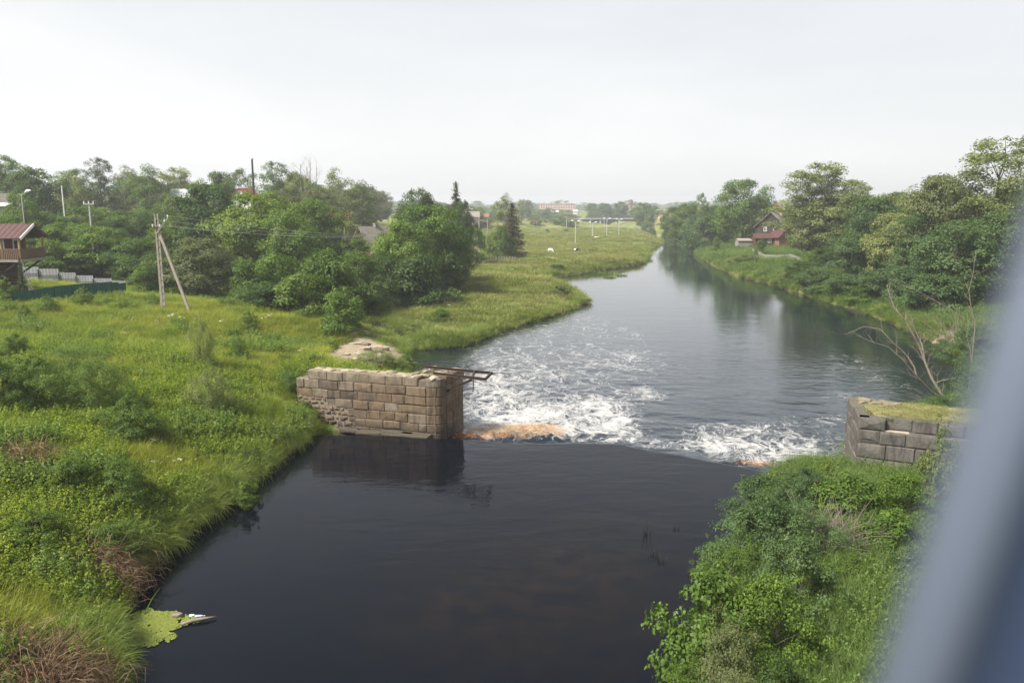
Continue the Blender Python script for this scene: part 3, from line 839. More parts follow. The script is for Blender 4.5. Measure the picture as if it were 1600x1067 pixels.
def face_block(parent, name, mat, o, u, n, L, h, depth=0.45, rough=0.02, bev=0.03):
    """one squared stone: o = lower left front corner, u along the face, n outwards"""
    u, n, z = Vector(u), Vector(n), Vector((0, 0, 1))
    g = 0.007
    a, b, c, d = g, L - g, g, h - g
    j = lambda: _rp.uniform(-rough, rough)
    chip = lambda: _rp.uniform(.5, 1.5) if _rp.random() < .8 else _rp.uniform(2, 4)
    pr = _rp.uniform(-0.02, 0.03)
    ring = [(a, c), (b, c), (b, d), (a, d)]
    V, Fs = [], []
    for (x, y) in ring: V.append(o + u*x + z*y - n*depth)
    for (x, y) in ring: V.append(o + u*x + z*y - n*bev)
    for (x, y), (sx, sy) in zip(ring, ((1, 1), (-1, 1), (-1, -1), (1, -1))):
        V.append(o + u*(x + sx*bev*chip()) + z*(y + sy*bev*chip()) + n*(pr + j()*0.5))
    V.append(o + u*(L*_rp.uniform(.35, .65)) + z*(h*_rp.uniform(.35, .65)) + n*(pr + abs(j())*1.5))
    for k in range(4):
        k2 = (k+1) % 4
        Fs += [(k, k2, 4+k2, 4+k), (4+k, 4+k2, 8+k2, 8+k), (8+k, 8+k2, 12)]
    Fs.append((3, 2, 1, 0))
    mb = MB().add(V, Fs)
    return mb.build(name, mat, parent)
def lump(parent, name, mat, c, s, rz=None, seed=0, build=True):
    """an irregular broken stone"""
    r = random.Random(seed)
    bm = bmesh.new()
    bmesh.ops.create_icosphere(bm, subdivisions=1, radius=0.5)
    rz = r.uniform(0, 6.28) if rz is None else rz
    for v in bm.verts:
        k = r.uniform(0.75, 1.15)
        q = [max(-0.36, min(0.36, v.co[i]*k))/0.72 for i in range(3)]
        v.co = Vector((q[0]*s[0], q[1]*s[1], q[2]*s[2]))
    bmesh.ops.rotate(bm, verts=bm.verts, matrix=Matrix.Rotation(rz, 3, 'Z') @ Matrix.Rotation(r.uniform(-.15, .15), 3, 'X'))
    me = bpy.data.meshes.new(name); bm.to_mesh(me); bm.free()
    me.materials.append(mat)
    return inst(name, me, parent, c)

ZT = 3.1
A2, K1, C1 = V2(P(480, 578, ZT)), V2(P(688, 593, ZT)), V2(P(726, 575, ZT))
u1 = (K1 - A2).normalized(); v1 = (C1 - K1).normalized(); n1_ = Vector((u1.y, -u1.x, 0)); n2_ = Vector((v1.y, -v1.x, 0))
pier = empty('stone_pier', (K1.x, K1.y, 0))
tag(pier, 'brown squared-stone pier ruin with a rounded corner beside the grassy left bank', 'stone pier')
bpy.context.view_layer.update()
PM = Matrix.Translation((-K1.x, -K1.y, 0))          # parts are laid out in the pier's own space
def L1(p): return PM @ Vector(p)
AS = A2 - u1*0.75                                    # lower courses run further into the bank
RC = 0.85
LF = (K1 - u1*RC - AS).length
z0 = -0.35
courses = [-0.35, 0.10, 0.58, 1.08, 1.58, 2.08, 2.60, ZT]
for ci in range(7):
    za, zb = courses[ci], courses[ci+1]
    x = 0.0 if ci < 6 else 0.75
    x += 0 if ci % 2 else -0.0
    first = True
    while x < LF - 0.05:
        L = _rp.uniform(0.75, 1.25)
        if first and ci % 2: L *= 0.6
        if LF - x - L < 0.45: L = LF - x
        first = False
        in_rubble = x + L < 3.9 - 0.25*(ci % 2) and zb < 1.65 and not (zb > 1.2 and x > 2.2)
        notch = ci == 6 and LF - x < 1.1
        if not in_rubble and not notch:
            t = _rp.random()
            if ci == 6: mt = M_BUFF
            elif ci >= 4 and t < 0.3: mt = M_SOOT
            elif ci >= 4 and x < 3.5: mt = M_BUFF if t < .75 else M_TAN
            elif t < 0.14: mt = M_SOOT
            elif t < 0.3: mt = M_BUFF
            else: mt = M_TAN
            face_block(pier, 'stone_block', mt, L1(AS + u1*x + Vector((0, 0, za))), u1, n1_, L, zb - za)
        x += L
# small rubble set in pale mortar at the foot of the bank end
zr = -0.3
while zr < 1.6:
    hr = _rp.uniform(0.24, 0.34)
    x = _rp.uniform(0, .1)
    xmax = 3.75 - (1.9 if zr > 1.12 else 0)
    while x < xmax - 0.12:
        L = min(_rp.uniform(0.28, 0.62), xmax - x)
        face_block(pier, 'rubble_stone', _rp.choice((M_TAN, M_TAN, M_BUFF, M_SOOT)), L1(AS + u1*x + Vector((0, 0, zr))) + n1_*(0.0), u1, n1_, L - 0.012, hr - 0.012, 0.3, 0.035, 0.05)
        x += L
    zr += hr
MB().prism([(0,0,0), u1*3.8, u1*3.8 + Vector((0,0,1.5)), u1*2.0 + Vector((0,0,1.5)), u1*1.9 + Vector((0,0,2.0)), Vector((0,0,2.0))], L1(AS + Vector((0,0,-0.35))) - n1_*0.03, -n1_*0.2).build('mortar_bed', M_MORTAR, pier)
# rounded corner: wedge stones along an arc
def arc_pt(t): 
    a, b, c = K1 - u1*RC, K1, K1 + v1*0.55
    return a*(1-t)**2 + b*2*t*(1-t) + c*t*t
def arc_block(mt, za, zb, t0, t1):
    ns = 4; V, Fs = [], []
    g = 0.012
    for i in range(ns+1):
        t = t0 + (t1 - t0)*i/ns
        t = min(max(t, t0 + 0.012), t1 - 0.012)
        p = arc_pt(t); q = (arc_pt(min(1, t + .01)) - arc_pt(max(0, t - .01))).normalized(); nn = Vector((q.y, -q.x, 0))
        for off, z in ((-0.5, za + g), (-0.025, za + g), (0.012, za + g + .03), (0.012, zb - g - .03), (-0.025, zb - g), (-0.5, zb - g)):
            V.append(L1(p + nn*off + Vector((0, 0, z))))
    for i in range(ns):
        for k in range(6):
            k2 = (k+1) % 6
            Fs.append((i*6+k, i*6+k2, (i+1)*6+k2, (i+1)*6+k))
    Fs += [tuple(range(5, -1, -1)), tuple(ns*6 + k for k in range(6))]
    MB().add(V, Fs).build('corner_stone', mt, pier)
for ci in range(7):
    cuts = [0, 0.42, 1] if ci % 2 else [0, 0.66, 1]
    for a, b in zip(cuts[:-1], cuts[1:]):
        arc_block(M_TAN if ci < 6 else M_BUFF, courses[ci], courses[ci+1], a, b)
# river side, eaten away towards the far foot
LS = (C1 - K1).length
for ci in range(7):
    za, zb = courses[ci], courses[ci+1]
    x = 0.78; end = LS - (0.05, 1.1, .9, .6, .4, .2, 0.05)[ci] + (-1.3 if ci == 0 else 0)
    while x < end - 0.05:
        L = _rp.uniform(0.5, 0.95)
        if end - x - L < 0.35: L = end - x
        face_block(pier, 'stone_block', _rp.choice((M_TAN, M_TAN, M_BUFF, M_SOOT)), L1(K1 + v1*x + Vector((0, 0, za))), v1, n2_, L, zb - za)
        x += L
# the fill behind the facing
w_in = -n1_
MB().prism([(0,0,0), u1*(LF + 0.5), u1*(LF + 0.5) + w_in*1.2, w_in*1.2], L1(AS + Vector((0,0,-0.6))) + w_in*0.05, (0,0,3.12)).build('core', M_CORE, pier)
MB().prism([(0,0,0), u1*(LF - 1.5), u1*(LF - 1.5) + w_in*1.15, w_in*1.15], L1(A2 + Vector((0,0,2.5))) + w_in*0.06, (0,0,0.56)).build('wall_head', M_PALE, pier)
Kb = K1 - u1*RC*0.4
MB().prism([K1 - u1*2.0 + w_in*.1, K1 - u1*RC + w_in*.06, arc_pt(.5) - n1_*.12 - n2_*.12, K1 + v1*0.5 - n2_*.06, K1 + v1*(LS - .12) - n2_*.06, K1 + v1*(LS - .12) - u1*2.4, K1 - u1*2.2 + w_in*1.2], L1((0,0,-0.6)), (0,0,3.55)).build('core', M_CORE, pier)
for k in range(34):      # loose broken stone on top
    if k < 16:
        x = _rp.uniform(0.3, (K1 - A2).length - 1.8); p = A2 + u1*x + w_in*_rp.uniform(0.1, 1.05); z = ZT - 0.03
    else:
        p = K1 - u1*_rp.uniform(0.3, 2.1) + v1*_rp.uniform(0.35, LS - 0.3); z = ZT - 0.1 + _rp.uniform(0, .08)
    s = _rp.uniform(0.3, 0.85)
    lump(pier, 'broken_stone', M_PALE if k % 4 else M_BUFF, L1(p + Vector((0, 0, z))), (s, s*_rp.uniform(.6, .9), s*_rp.uniform(.18, .32)), seed=k)
for k, (px, py, L) in enumerate([(617, 676, 1.9), (645, 681, 1.7), (575, 672, 1.6), (545, 668, 1.3)]):   # footing stones at the waterline
    p = V2(P(px, py, 0.05))
    face_block(pier, 'footing_stone', M_BUFF, L1(p - u1*L/2 + Vector((0, 0, -0.3))), u1, n1_, L, 0.36 if k < 2 else 0.28, 0.8, 0.02, 0.05)
# the bank end of the pier's rounded corner carries no steel; the bracket is a thing of its own, resting on top
M_STEEL = simple('rusted_steel', (0.035, 0.026, 0.024), 0.8, 0.45, 12, metal=0.2, bump=0.3, col2=(0.065, 0.040, 0.030))
br = empty('steel_bracket', (K1.x, K1.y, ZT))
tag(br, 'rusty steel beam frame jutting over the water from the top of the brown pier', 'steel frame')
BM = Matrix.Translation((-K1.x, -K1.y, -ZT))
za = ZT + 0.20
def bp_(px, py, z): return BM @ Vector(P(px, py, z))
b1a, b1b = bp_(664, 573, za), bp_(770, 583, za)
b2a, b2b = bp_(677, 583, za), bp_(760, 593, za)
MB().ibeam(b1a, b1b, 0.10, 0.15).build('beam', M_STEEL, br)
MB().ibeam(b2a, b2b, 0.10, 0.15).build('beam', M_STEEL, br)
MB().ibeam(b1b - (b1b - b1a).normalized()*0.08, b2b - (b2b - b2a).normalized()*0.08, 0.09, 0.14).build('cross_beam', M_STEEL, br)
MB().ibeam(b1a.lerp(b1b, .74), b2a.lerp(b2b, .74), 0.09, 0.14).build('cross_beam', M_STEEL, br)
foot = BM @ (K1 + v1*0.75 + n2_*0.03 + Vector((0, 0, 2.3)))
MB().ibeam(foot, b2a.lerp(b2b, .74) - Vector((0, 0, .1)), 0.09, 0.13).build('strut', M_STEEL, br)
MB().tube([b2a.lerp(b2b, .76) + Vector((0, 0, .1)), b2a.lerp(b2b, .76) - Vector((0, 0, .35)), b2a.lerp(b2b, .76) - Vector((.02, 0, .75))], 0.03, 6).build('hanging_bolt', M_STEEL, br)
e_ = b1b
MB().tube([e_, e_ + Vector((0.45, 0.02, 0.02)), e_ + Vector((0.95, 0.05, -0.12))], 0.018, 5).build('cable_end', M_STEEL, br)

# right pier
K2, B2, R2 = V2(P(1342, 651, ZT)), V2(P(1325, 620, ZT)), V2(P(1469, 664, ZT))
u2 = (R2 - K2).normalized(); v2 = (B2 - K2).normalized()
m1 = Vector((u2.y, -u2.x, 0)); m2 = Vector((-v2.y, v2.x, 0))
if m2.x > 0: m2 = -m2
pr_ = empty('stone_pier', (K2.x, K2.y, 0))
tag(pr_, 'grey turf-topped stone pier standing behind the green bushes on the right bank', 'stone pier')
QM = Matrix.Translation((-K2.x, -K2.y, 0))
def L2(p): return QM @ Vector(p)
LR, LV = 5.2, (B2 - K2).length
rc = [-0.5, 0.1, 0.7, 1.3, 1.95, 2.55, ZT]
for ci in range(6):
    za_, zb_ = rc[ci], rc[ci+1]
    x = 0.0; k = 0
    while x < LR - .05:
        L = _rp.uniform(0.85, 1.25) if not (ci == 5 and k == 0) else 1.05
        if LR - x - L < .4: L = LR - x
        back = 0.34 if (ci == 5 and x > 0.9) else 0
        face_block(pr_, 'stone_block', M_GREY, L2(K2 + u2*(x + .02) + Vector((0, 0, za_))) - m1*back, u2, m1, L, zb_ - za_, .45, .05, .045)
        x += L; k += 1
    x = 0.0
    while x < LV - .05:
        L = _rp.uniform(0.6, 1.0)
        if LV - x - L < .35: L = LV - x
        face_block(pr_, 'stone_block', M_GREY, L2(K2 + v2*(x + .02) + Vector((0, 0, za_))), v2, m2, L, zb_ - za_)
        x += L
MB().prism([K2 - m1*.06 - m2*.06, K2 + u2*LR - m1*.06, K2 + u2*LR + v2*LV, B2 - m2*.06], L2((0, 0, -0.6)), (0, 0, 3.1)).build('core', M_CORE, pr_)
M_TURF = simple('dry_turf', (0.16, 0.14, 0.07), 0.95, 0.35, 2.5, bump=0.6, col2=(0.22, 0.20, 0.10))
MB().prism([K2 - m1*.42 - m2*.3 + u2*.4, K2 + u2*LR - m1*.42, K2 + u2*LR + v2*(LV*.95), B2 - m2*.3 - v2*.3], L2((0, 0, 2.45)), (0, 0, 0.64)).build('turf_top', M_TURF, pr_)
MB().prism([K2 + u2*1.05 - m1*.05, K2 + u2*2.0 - m1*.05, K2 + u2*2.0 - m1*.33, K2 + u2*1.05 - m1*.33], L2((0, 0, 2.46)), (0, 0, 0.11)).build('ledge_slab', M_PALE, pr_)
for k in range(9):
    p = B2 + u2*_rp.uniform(.5, 2.6) - v2*_rp.uniform(.2, 1.2)
    lump(pr_, 'broken_stone', M_BUFF, L2(p + Vector((0, 0, ZT))), (_rp.uniform(.3, .8), _rp.uniform(.3, .5), .16), seed=200 + k)
lump(pr_, 'footing_stone', M_GREY, L2(K2 + m2*.25 + v2*0.9 + Vector((0, 0, -.1))), (.8, 1.0, .7), seed=244)

# limestone slabs by the inlet
slab_root = empty('limestone_outcrop', tuple(P(575, 552, 0.55)))
tag(slab_root, 'flat pale limestone slabs breaking through the grass behind the brown pier', 'rock outcrop')
sl0 = slab_root.location.copy()
rr = random.Random(31)
for k in range(46):
    px, py = rr.uniform(512, 636), rr.uniform(533, 582)
    if ((px - 572)/62)**2 + ((py - 556)/25)**2 > 1: continue
    w, d_ = rr.uniform(.9, 2.2), rr.uniform(.7, 1.6)
    q = P(px, py, 0.6); q[2] = gz(q[0], q[1]) + rr.uniform(.04, .16)
    n_ = 13; poly = []; an0 = rr.uniform(0, 6)
    for i in range(n_):
        an = 2*math.pi*i/n_; r_ = rr.uniform(.55, 1.1)
        poly.append(Matrix.Rotation(an0, 3, 'Z') @ Vector((math.cos(an)*w*.5*r_, math.sin(an)*d_*.5*r_, rr.uniform(-.03, .03))))
    MB().prism(poly, Vector(q) - sl0 + Vector((0, 0, -.25)), (rr.uniform(-.03, .03), rr.uniform(-.03, .03), .2 + rr.uniform(0.02, .10))).build('slab', M_PALE if k % 3 else M_BUFF, slab_root)
for k, (px, py, s) in enumerate([(1397, 495, .9), (1412, 493, 1.1)]):
    q = P(px, py, -.3)
    o = lump(None, 'boulder', M_BUFF, q, (s*1.6, s*1.1, s*.8), seed=300 + k)
    tag(o, ('low tan boulder at the waterline below the right bank sand', 'rounder tan boulder next to the low one at the right waterline')[k], 'boulder')

# ================================================================== BUILDINGS
M_LOG = simple('brown_log_wall', (0.075, 0.034, 0.022), 0.8, 0.3, 4, bump=0.2)
M_REDW = simple('red_brown_boards', (0.11, 0.040, 0.028), 0.75, 0.25, 4, bump=0.15)
M_BALC = simple('weathered_railing_wood', (0.15, 0.095, 0.055), 0.8, 0.25, 6, bump=0.2)
M_POST = simple('yellow_pine', (0.36, 0.25, 0.11), 0.7, 0.2, 5)
M_ROOFR = simple('dark_red_sheet_roof', (0.075, 0.030, 0.028), 0.7, 0.15, 2, bump=0.05, spec=0.4)
M_ROOFB = simple('bright_red_roof', (0.26, 0.05, 0.045), 0.55, 0.15, 2, bump=0.05)
M_ROOFG = simple('grey_asbestos_roof', (0.23, 0.20, 0.175), 0.85, 0.25, 3, bump=0.2)
M_ROOFW = simple('pale_sheet_roof', (0.48, 0.49, 0.5), 0.8, 0.1, 2)
M_WHITE = simple('white_paint', (0.74, 0.74, 0.72), 0.6, 0.08, 4)
M_GLASS = simple('window_glass', (0.02, 0.025, 0.03), 0.08, 0.1, 2, bump=0, spec=0.6)
M_BRICK = simple('red_brick', (0.22, 0.11, 0.075), 0.9, 0.3, 6, bump=0.2)
M_YELL = simple('yellow_plaster', (0.52, 0.38, 0.18), 0.85, 0.12, 3)
M_PINK = simple('pink_panel_wall', (0.60, 0.42, 0.36), 0.85, 0.12, 0.3)
M_GREYW = simple('grey_weathered_boards', (0.24, 0.225, 0.205), 0.85, 0.3, 4, bump=0.2)
M_DARKW = simple('black_brown_boards', (0.05, 0.038, 0.03), 0.85, 0.3, 4)
M_BLUE = simple('light_blue_paint', (0.22, 0.48, 0.66), 0.7, 0.1, 3)
M_MINT = simple('pale_green_sheet', (0.45, 0.62, 0.54), 0.5, 0.12, 2)
M_CONC = simple('pole_concrete', (0.29, 0.26, 0.21), 0.9, 0.2, 4, bump=0.3)
M_CONCG = simple('grey_concrete', (0.42, 0.42, 0.40), 0.9, 0.15, 4)
M_CERAM = simple('white_porcelain', (0.75, 0.75, 0.74), 0.3, 0.05, 3, bump=0)
M_BLACKM = simple('black_metal', (0.02, 0.02, 0.022), 0.5, 0.2, 5, bump=0)
M_GREENM = simple('dark_green_sheet_metal', (0.010, 0.085, 0.060), 0.45, 0.12, 1.0, bump=0.02, obj_var=.1)
M_GALV = simple('grey_sheet_metal', (0.27, 0.275, 0.285), 0.6, 0.1, 1.2, bump=0.02, obj_var=.08)
M_WIRE = simple('aluminium_wire', (0.45, 0.45, 0.44), 0.5, 0.1, 3, bump=0)

def window(parent, c, w, h, rz, nv=1, frame=M_WHITE, fw=0.1):
    """frame as a part, its pane as a sub-part; c = centre on the wall face, rz = direction the wall faces (0: towards -y)"""
    R = Matrix.Rotation(rz, 3, 'Z'); c = Vector(c)
    mb = MB()
    for x in (-w/2 + fw/2, w/2 - fw/2): mb.box(c + R @ Vector((x, -0.03, 0)), (fw, 0.1, h), rz)
    for z in (-h/2 + fw/2, h/2 - fw/2): mb.box(c + R @ Vector((0, -0.03, z)), (w - 2*fw, 0.098, fw), rz)
    for k in range(nv):
        x = -w/2 + w*(k+1)/(nv+1)
        mb.box(c + R @ Vector((x, -0.03, 0)), (fw*.8, 0.09, h - 2*fw), rz)
    f = mb.build('window', frame, parent)
    MB().box(c + R @ Vector((0, -0.01, 0)), (w - .04, 0.05, h - .04), rz).build('pane', M_GLASS, f)
    return f
def house(name, label, loc, rz, w, d, h, rh, wm, rm, over=0.35, wins=(), chim=None, gable_mat=None, cat='house', group=None, rt=0.12):
    """gabled house; local x along the ridge. wins: (side, u, z, w, h), side f/b = long sides, l/r = gable ends"""
    e = empty(name, loc, rz); tag(e, label, cat, group)
    MB().box((0, 0, h/2 - .5), (w, d, h + 1)).build('wall', wm, e)
    for s in (-1, 1):
        MB().prism([(0, -d/2, h + .004), (0, d/2, h + .004), (0, 0, h + rh)], (s*(w/2 - .15) - .145, 0, 0), (.29, 0, 0)).build('gable', gable_mat or wm, e)
    sl = math.hypot(d/2, rh); k = (d/2 + over)/(d/2)
    roof = None
    for s in (-1, 1):
        a = Vector((0, s*d/2*k, h + rh - rh*k)); b = Vector((0, 0, h + rh))
        nrm = Vector((0, s*rh, d/2)).normalized()*rt
        o = MB().prism([a, b, b + nrm, a + nrm], (-w/2 - over, 0, 0), (w + 2*over, 0, 0)).build('roof_slope', rm, e)
        roof = roof or o
    if chim:
        MB().box((chim[0], chim[1], h + rh + chim[2]/2 - .6), (.6, .6, chim[2] + 1.0)).box((chim[0], chim[1], h + rh + chim[2] + .0), (.74, .74, .14)).build('chimney', chim[3], roof)
    for sd, u, z, ww, hh in wins:
        if sd == 'f': window(e, (u, -d/2 - .01, z), ww, hh, 0)
        elif sd == 'b': window(e, (u, d/2 + .01, z), ww, hh, math.pi)
        elif sd == 'l': window(e, (-w/2 - .01, u, z), ww, hh, -math.pi/2)
        else: window(e, (w/2 + .01, u, z), ww, hh, math.pi/2)
    return e
def at(px, d, dz=0.0):
    x = (px - CX)/F*(d*FW[1] + 7*math.sin(TH)); return (x, d, gz(x, d) + dz)

# house with the wooden balcony on the left edge
hx = PD(29.5, 370, 74.0)[0]; hz = 3.75
bh = empty('balcony_house', (hx, 74.0, hz))
tag(bh, 'dark log house with a red roof and a raised wooden corner balcony', 'house')
def HB(*a): return Vector(a)
fl = 3.5; ev = 5.55; rg = 6.75; dp = 3.5           # floor, eaves, ridge heights, depth
for k in range(11):                                  # lower storey: logs laid one on another
    z = 0.16 + k*0.3
    MB().tube([(-9, 0.2, z), (-2.6, 0.2, z)], 0.165, 8).build('log', M_LOG, bh, True)
    MB().tube([(-2.55, 0.1, z), (-2.55, dp + .2, z)], 0.165, 8).build('log', M_LOG, bh, True)
MB().box((-5.7, 1.9, 1.7), (6.0, 3.2, 3.4)).build('wall', M_LOG, bh)
MB().box((-5.2, 1.9, fl + 1.03), (7.2, 3.1, 2.05)).build('upper_wall', M_REDW, bh)
MB().prism([(0, 0.35, ev), (0, 3.45, ev), (0, 1.9, rg - .1)], (-1.8, 0, 0), (.2, 0, 0)).build('gable', M_REDW, bh)
for s, a in ((-1, -0.45), (1, dp + .55)):
    b = Vector((0, 1.9, rg)); q = Vector((0, a, ev - .12)); nrm = Vector((0, s*1.2, 2.2)).normalized()*.1
    o = MB().prism([q, b, b + nrm, q + nrm], (-9, 0, 0), (9.35, 0, 0)).build('roof_slope', M_ROOFR, bh)
    if s == -1:
        for x in np.arange(-8.8, .3, .55): MB().beam(q + Vector((x, 0, .12)), b + Vector((x, 0, .12)), .05, .05).build('roof_seam', M_ROOFR, o)
    MB().beam(q + Vector((.38, 0, .02)), b + Vector((.38, 0, .02)), .06, .26).build('barge_board', M_WHITE if s == -1 else M_REDW, bh)
window(bh, (-2.65, .33, fl + 1.2), 1.9, 1.55, 0, 3)
window(bh, (-5.0, .33, fl + 1.2), 1.9, 1.55, 0, 2)
window(bh, (-1.59, 1.9, fl + 1.1), 1.0, 1.5, math.pi/2, 0)
MB().box((-4.0, 1.7, fl - .13), (8.4, 4.0, .24)).build('balcony_floor', M_GREYW, bh)
for x, y in ((0.05, -.2), (.05, dp + .1), (-1.7, -.2)):
    MB().box((x, y, fl + (ev - fl)/2), (.16, .16, ev - fl)).build('post', M_POST, bh)
for p, q in (((-7.5, -.25, 0), (.1, -.25, 0)), ((.1, -.25, 0), (.1, dp + .15, 0))):
    p, q = Vector(p), Vector(q)
    r = MB().beam(p + Vector((0, 0, fl + .98)), q + Vector((0, 0, fl + .98)), .1, .08).build('handrail', M_BALC, bh)
    n_ = int((q - p).length/.17)
    for i in range(n_):
        c = p.lerp(q, (i + .5)/n_)
        MB().box(c + Vector((0, 0, fl + .48)), (.11, .11, .92)).build('baluster', M_BALC, r)
MB().prism([(-9, -1.9, 2.35), (-2.3, -1.9, 2.35), (-2.3, .2, 3.75), (-9, .2, 3.75)], (0, 0, 0), (0, -.05, .1)).build('porch_roof', M_ROOFR, bh)
MB().beam((-2.3, -.1, 1.9), (-.2, -.1, fl - .2), .14, .16).build('brace', M_BLACKM, bh)
MB().beam((-2.3, dp, 1.9), (-.2, dp, fl - .2), .14, .16).build('brace', M_BLACKM, bh)
ld = empty('ladder', (hx + .3, 73.6, hz)); tag(ld, 'grey wooden ladder leaning against the raised balcony', 'ladder')
p0, p1 = Vector((1.15, -.5, -.15)), Vector((-.15, -.02, fl - .02))
for s in (-.22, .22): MB().beam(p0 + Vector((0, s, 0)), p1 + Vector((0, s, 0)), .07, .06).build('rail', M_GREYW, ld)
for i in range(10):
    c = p0.lerp(p1, (i + .7)/10.4); MB().beam(c + Vector((0, -.2, 0)), c + Vector((0, .2, 0)), .05, .04).build('rung', M_GREYW, ld)

# green and grey metal fences
def sheet(parent, a, b, z0_, z1_, mat, pitch=0.2, amp=0.03):
    a, b = Vector(a), Vector(b); n = max(4, int((b - a).length/pitch)*2); t = (b - a).normalized(); s = Vector((-t.y, t.x, 0))
    V, Fs = [], []
    for i in range(n+1):
        p = a.lerp(b, i/n) + s*(amp if (i//1) % 2 else -amp)
        V += [p + Vector((0, 0, z0_)), p + Vector((0, 0, z1_)), p + s*.012 + Vector((0, 0, z0_)), p + s*.012 + Vector((0, 0, z1_))]
    for i in range(n):
        k = i*4
        Fs += [(k, k+4, k+5, k+1), (k+2, k+3, k+7, k+6), (k+1, k+5, k+7, k+3), (k, k+2, k+6, k+4)]
    return MB().add(V, Fs).build('sheet_panel', mat, parent)
fa = [(17, 65.0, 455), (49, 66.6, 454), (83, 68.2, 447.5), (110, 69.6, 445), (136, 71.0, 442.5), (173, 73.0, 440.5), (196, 74.5, 443)]
gf = empty('green_fence', tuple(PD(17, 478, 65.0))); tag(gf, 'dark green corrugated metal fence at the top of the grassy bank', 'fence')
o0 = gf.location.copy()
for (p1_, d1, t1), (p2_, d2, t2) in zip(fa[:-1], fa[1:]):
    a, b = Vector(PD(p1_, t1, d1)), Vector(PD(p2_, t2, d2))
    for k in range(2):
        q1, q2 = a.lerp(b, k/2), a.lerp(b, (k+1)/2)
        zt = (q1.z + q2.z)/2 - o0.z
        sheet(gf, (q1.x - o0.x, q1.y - o0.y, 0), (q2.x - o0.x, q2.y - o0.y, 0), zt - 1.9, zt, M_GREENM)
    MB().beam((a.x - o0.x, a.y - o0.y + .1, a.z - o0.z - 2.2), (a.x - o0.x, a.y - o0.y + .1, a.z - o0.z - .1), .08, .08).build('post', M_BLACKM, gf)
ga = [(28, 60, 417), (60, 91, 420), (92, 118, 426), (119, 145, 430.5), (146, 174, 435), (174, 196, 439)]
gg = empty('grey_fence', tuple(PD(42, 420, 86.0) - np.array([0, 0, 1.6]))); tag(gg, 'pale grey sheet metal fence stepping downhill behind the green fence', 'fence')
o0 = gg.location.copy()
for a_, b_, t_ in ga:
    d1 = 86.0
    a, b = Vector(PD(a_, t_, d1)), Vector(PD(b_, t_, d1)); b.z = a.z
    for k in range(2):
        q1, q2 = a.lerp(b, k/2), a.lerp(b, (k+1)/2)
        sheet(gg, (q1.x - o0.x, q1.y - o0.y, 0), (q2.x - o0.x, q2.y - o0.y, 0), a.z - o0.z - 1.7, a.z - o0.z, M_GALV, .3, .012)
    MB().box((a.x - o0.x, a.y - o0.y - .1, a.z - o0.z - .95), (.09, .09, 1.8)).build('post', M_BLACKM, gg)
    MB().beam((a.x - o0.x, a.y - o0.y - .09, a.z - o0.z - .75), (b.x - o0.x, b.y - o0.y - .09, a.z - o0.z - .75), .05, .07).build('rail', M_BLACKM, gg)

# near utility pole with its brace
pb = P(255, 480, 3.5); pb = np.array([pb[0], pb[1], gz(pb[0], pb[1])])
up_ = empty('utility_pole', tuple(pb)); tag(up_, 'tall ribbed concrete utility pole with a leaning brace on the grassy bank', 'utility pole')
PH = (PD(254, 334, pb[1])[2] - pb[2])
mb = MB()
for s in (-.10, .10): mb.beam((s, 0, -.6), (s*.6, 0, PH), .07, .22)
mb.build('post', M_CONC, up_)
MB().beam((0, .03, -.6), (0, .03, PH - .02), .12, .10).build('web', M_CONC, up_)
for i in range(14): MB().box((0, 0, .4 + i*PH/14.5), (.15 - i*.004, .17, .08)).build('rib', M_CONC, up_)
bq = Vector(PD(298, 474, pb[1] - .35)) - Vector(pb); bq.z = gz(pb[0] + bq.x, pb[1] + bq.y) - pb[2] - .4
MB().beam(bq, (.1, 0, PH*.83), .17, .22).build('brace', M_CONC, up_)
MB().tube([(.1, -.1, PH*.38), (.35, -.12, PH*.36), (.62, -.1, PH*.37)], .02, 5).build('cable', M_WIRE, up_)
for x in (-.3, .32): MB().beam((0, -.1, PH*.855), (x, -.15, PH*.86), .03, .03).build('hook', M_BLACKM, up_)
MB().beam((0, -.15, PH*.80), (1.05, -.15, PH*.955), .06, .06).build('arm', M_CONC, up_)
ins = [(-.3, -.15, PH*.86), (.32, -.15, PH*.86), (.75, -.15, PH*.905), (1.05, -.15, PH*.955)]
for q in ins:
    MB().tube([Vector(q), Vector(q) + Vector((0, 0, .1)), Vector(q) + Vector((0, 0, .14)), Vector(q) + Vector((0, 0, .28))], [.03, .03, .07, .05], 8).build('insulator', M_CERAM, up_)
# far poles
def pole(px, top, base, d, label, mat=M_CONCG, w=.26, lean=0.0, cross=0, lamp=0, name='utility_pole', cat='utility pole', group=None):
    p = PD(px, base, d); zg = gz(p[0], d)
    h = PD(px, top, d)[2] - zg
    e = empty(name, (p[0], d, zg)); tag(e, label, cat, group)
    MB().tube([(0, 0, -.5), (lean*h, 0, h)], [w*.6, w*.4], 6).build('post', mat, e)
    if cross:
        MB().beam((lean*h - cross/2, -.1, h - .35), (lean*h + cross/2, -.1, h - .35), .12, .12).build('crossarm', mat, e)
        for s in (-.45, 0, .45): MB().tube([(lean*h + s*cross, -.1, h - .3), (lean*h + s*cross, -.1, h + .05)], [.09, .05], 6).build('insulator', M_CERAM, e)
    if lamp:
        for s in ((-1, 1) if lamp == 2 else (1,)):
            MB().tube([(lean*h, 0, h - .15), (lean*h + s*.7, -.1, h + .25)], .05, 5).build('arm', mat, e)
            MB().tube([(lean*h + s*.6, -.1, h + .2), (lean*h + s*1.0, -.15, h + .38), (lean*h + s*1.5, -.2, h + .45)], [.08, .24, .1], 8).build('lamp_head', M_WHITE, e)
    return e, Vector((p[0] + lean*h, d, zg + h))
_, far_top = pole(749, 339, 376, 185, 'pale pole with a slanting crossarm left of the dark spruce', M_CONC, .34)
